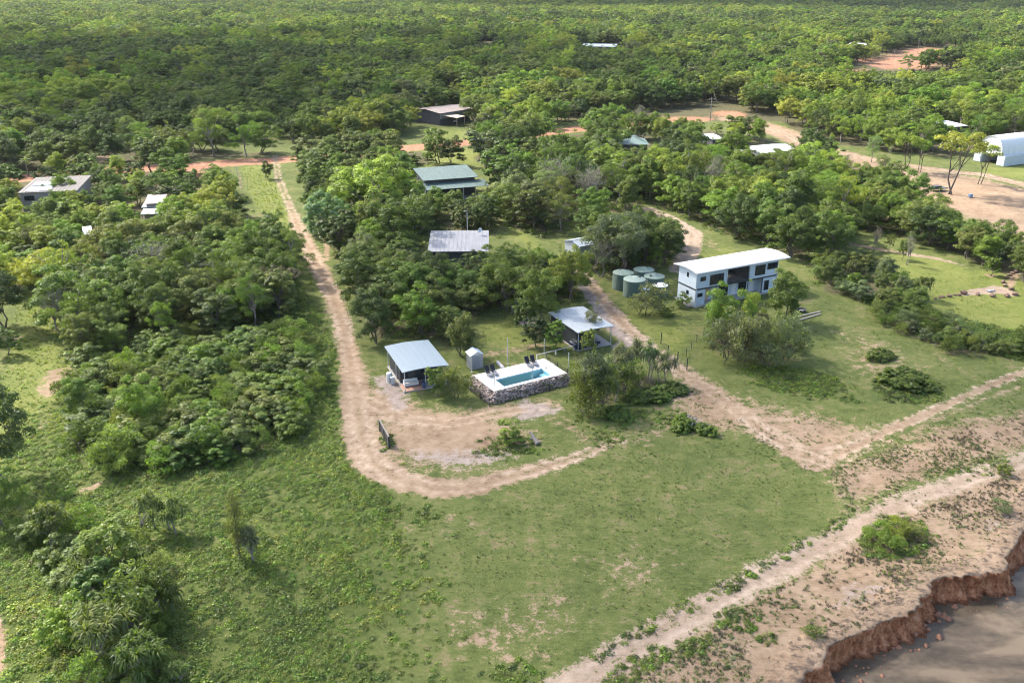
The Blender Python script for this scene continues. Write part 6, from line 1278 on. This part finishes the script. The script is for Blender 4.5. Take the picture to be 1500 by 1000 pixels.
spread('yard_grass', [(560, 600), (520, 540), (640, 420), (860, 420), (1000, 400), (1500, 400), (1560, 520), (1560, 600), (1000, 560), (850, 600)], 2.6, lambda X, Y, m: bare(m) * np.clip(1.2 - m['floor'] - m['lush'], 0, 1) * (fbm(X, Y, .6) > .47), TUFT, dict(olive=4, mid=3, lime=2), .45, .9, .7)
spread('undergrowth', [(60, 720), (60, 440), (440, 330), (500, 430), (500, 640), (300, 720)], 2.2, lambda X, Y, m: np.clip(m['floor'] * 1.3, 0, 1), WEED, dict(dark=3, mid=4, olive=3, pale=1), .8, 1.8)
spread('yard_undergrowth', [(430, 330), (430, 240), (960, 240), (1240, 300), (1500, 420), (1180, 420), (960, 420), (860, 470), (600, 520)], .9, lambda X, Y, m: np.clip(m['floor'] * 1.3, 0, 1) * bare(m), WEED, dict(dark=3, mid=4, olive=3), .9, 2.0)
spread('sand_tufts', [(1580, 570), (1300, 655), (1215, 690), (1240, 745), (1180, 795), (1020, 885), (900, 965), (780, 1060), (1120, 1100), (1200, 1000), (1420, 850), (1600, 660)], 7., lambda X, Y, m: np.clip((fbm(X, Y, .28) - .36) * 2.6, 0.02, .8) * np.where(tr_d(X, Y) < .4, .03, 1.), DRYT, dict(brown=3, olive=4, grey=5, mid=1), .35, 1.0) if False else None
RIV = [t for t in TW if t[0] == 'pale' and len(t[1]) == 13][0]
def tr_d(X, Y): return seg_dist(X, Y, RIV[2], RIV[3])
TINT['scrubby'] = (.095, .075, .053)
spread('sand_tufts', [(1580, 570), (1300, 655), (1215, 690), (1240, 745), (1180, 795), (1020, 885), (900, 965), (780, 1060), (1120, 1100), (1200, 1000), (1420, 850), (1600, 660)], 15., lambda X, Y, m: np.clip((fbm(X, Y, .28) - .33) * 2.8, 0.04, .85) * np.where(tr_d(X, Y) < .4, .03, 1.), DRYT, dict(scrubby=6, grey=3, olive=3, dark=2), .45, 1.25)
spread('flat_tufts', [(960, 560), (1100, 580), (1330, 635), (1560, 540), (1560, 620), (1240, 700), (1170, 690), (1040, 640)], 4., lambda X, Y, m: np.clip((fbm(X, Y, .3) - .42) * 3, 0, .8), DRYT, dict(olive=5, mid=3, grey=3), .4, 1.1)
spread('bank_plants', [(700, 600), (700, 560), (860, 530), (860, 580)], 0.0, lambda X, Y, m: np.zeros(len(X)), DRYT, dict(olive=1), 1, 1) if False else None

_r = np.random.default_rng(31); BP = []
for _ in range(95):
    f = _r.random(); u, v = (-.8 * f + (PW + 1.2 * f) * _r.random(), -.12 - .95 * f) if _r.random() < .66 else (-.12 - .85 * f, PD * _r.random())
    x, y, _z = pl(u, v); BP.append((x, y, 1.22 * (1 - f) + .02))
n = len(BP); q = .35 + .45 * _r.random(n); scatter('bank_greenery', np.array(BP), np.c_[q, q, q], _r.random(n) * 6.28, tint_arr([['olive', 'mid', 'scrubby', 'grey'][k] for k in _r.integers(0, 4, n)]), _r.integers(0, 4, n), WEED)

# ------------------------------------------------------------------ link the single plants
for p in PR.values():
    for q in p: q.crown.materials[0] = LEAF
BARKS = {}
LM_ = 0
LM = {'solar-panelled house': G(80, 285), 'brown-roofed house': G(225, 310), 'green-roofed house': G(660, 268), 'corrugated roof': G(670, 372), 'blue-grey carport': G(610, 560), 'pale carport': G(855, 495), 'pool terrace': G(765, 565), 'water tanks': G(940, 425), 'two-storey house': G(1075, 440), 'fire pit': G(1174, 456), 'sand circle': G(1445, 427),
      'arched shelter': G(1470, 244), 'rusty-roofed house': G(650, 182), 'green hipped roof': G(925, 218), 'long white shed': G(1125, 232), 'white hut': G(1045, 208), 'bare grey tree': G(88, 491), 'black board': G(565, 645), 'mango tree': G(556, 322), 'tin shed': G(848, 368), 'white annexe': G(1392, 192), 'roadside power pole': G(390, 214), 'caravan': G(65, 306), 'clothes line': G(757, 465),
      'creeper mounds': G(1305, 555), 'feathery tree': G(352, 818), 'pale track': G(1010, 345), 'eastern power pole': G(1040, 178), 'black-trunked tree': G(1394, 284), 'lone hut': G(98, 175), 'grass strip': G(400, 300), 'track bend': G(530, 640)}
ORD = ['', 'second ', 'third ', 'fourth ', 'fifth ', 'sixth ']
need = [d for d in PLANTS if d['label'] is None]; buckets = {}
for d in need:
    ds = sorted((math.hypot(d['x'] - v[0], d['y'] - v[1]), k) for k, v in LM.items()); a = ds[0][1]; best = None
    va = (d['x'] - LM[a][0], d['y'] - LM[a][1])
    for _, k in ds[1:9]:
        vb = (LM[k][0] - LM[a][0], LM[k][1] - LM[a][1]); c = (va[0] * vb[0] + va[1] * vb[1]) / (math.hypot(*va) * math.hypot(*vb) + 1e-6)
        if best is None or c > best[0]: best = (c, k)
    d['ab'] = (a, best[1] if best[0] > .3 else None); d['dist'] = ds[0][0]
    buckets.setdefault((d['tint'], d['sp'], d['ab']), []).append(d)
ZG = dict(far_wood='trees of the woodland beyond the red road')
for (t, sp, (a, b_)), ds in buckets.items():
    ds.sort(key=lambda d: d['dist'])
    for k, d in enumerate(ds):
        base = WORD[t] + ' ' + FORM[sp]
        if k < len(ORD): d['label'] = '%s, %s from the %s%s' % (base, (ORD[k] + 'out') if k else 'first out', a, ' towards the ' + b_ if b_ else ' outwards')
        else: d['label'] = '%s massed beyond the %s%s' % (base, a, ' towards the ' + b_ if b_ else ''); d['shared'] = (t, sp, a, b_)
for d in PLANTS:
    p = d['p']; sp = d['sp']; nm = NAME[sp]; fs = CATG.get(sp, 'tree')
    g = 'shrubs' if fs == 'shrub' else 'screw palms' if fs == 'screw palm' else 'trees'
    if d['zone'] == 'far_wood': g = 'trees of the woodland beyond the red road'
    elif d['zone']: g = {'tall_block': 'trees of the tall block beside the track', 'low_block': 'plants of the low scrub block beside the track'}.get(d['zone'], g + ' of the gardens and hedges')
    else: g = g + ' of the gardens and hedges'
    if 'shared' in d: g = '%s %ss massed near the %s%s' % (WORD[d['shared'][0]], FORM[sp], d['shared'][2], ' towards the ' + d['shared'][3] if d['shared'][3] else '')
    r = bpy.data.objects.new(nm, None); COL.objects.link(r); r.location = (d['x'], d['y'], float(relief(np.array([d['x']]), np.array([d['y']]))[0]) - .03); r.rotation_euler = (0, 0, d['rz']); r.empty_display_size = .5
    s = d['s']; r.scale = (s * d['wide'], s * d['wide'], s); tag(r, d['label'], fs, g)
    c = bpy.data.objects.new('crown', p.crown); COL.objects.link(c); c.parent = r; k = TINT[d['tint']]; v = 1 + random.gauss(0, .12); c.color = tuple(max(.008, q * v * (1 + random.gauss(0, .05))) for q in k) + (1,)
    tk = bpy.data.objects.new('trunk', p.trunk); COL.objects.link(tk); tk.parent = r
from collections import Counter
print('PLANTS', len(PLANTS), Counter(d['sp'] for d in PLANTS), 'zones', Counter(d['zone'] for d in PLANTS), 'wood', len(WA))

# ------------------------------------------------------------------ air: thin haze over the whole land
hm = bpy.data.materials.new('haze'); hm.use_nodes = True; hm.node_tree.nodes.clear(); pv_ = hm.node_tree.nodes.new('ShaderNodeVolumePrincipled'); ho = hm.node_tree.nodes.new('ShaderNodeOutputMaterial')
pv_.inputs['Color'].default_value = (.80, .86, .92, 1); pv_.inputs['Density'].default_value = 0.00003; pv_.inputs['Anisotropy'].default_value = 0.2
hm.node_tree.links.new(pv_.outputs[0], ho.inputs['Volume'])
o = MB().box(-9400, 9400, -950, 9900, -8.5, 62).build('haze', hm); tag(o, kind='stuff')
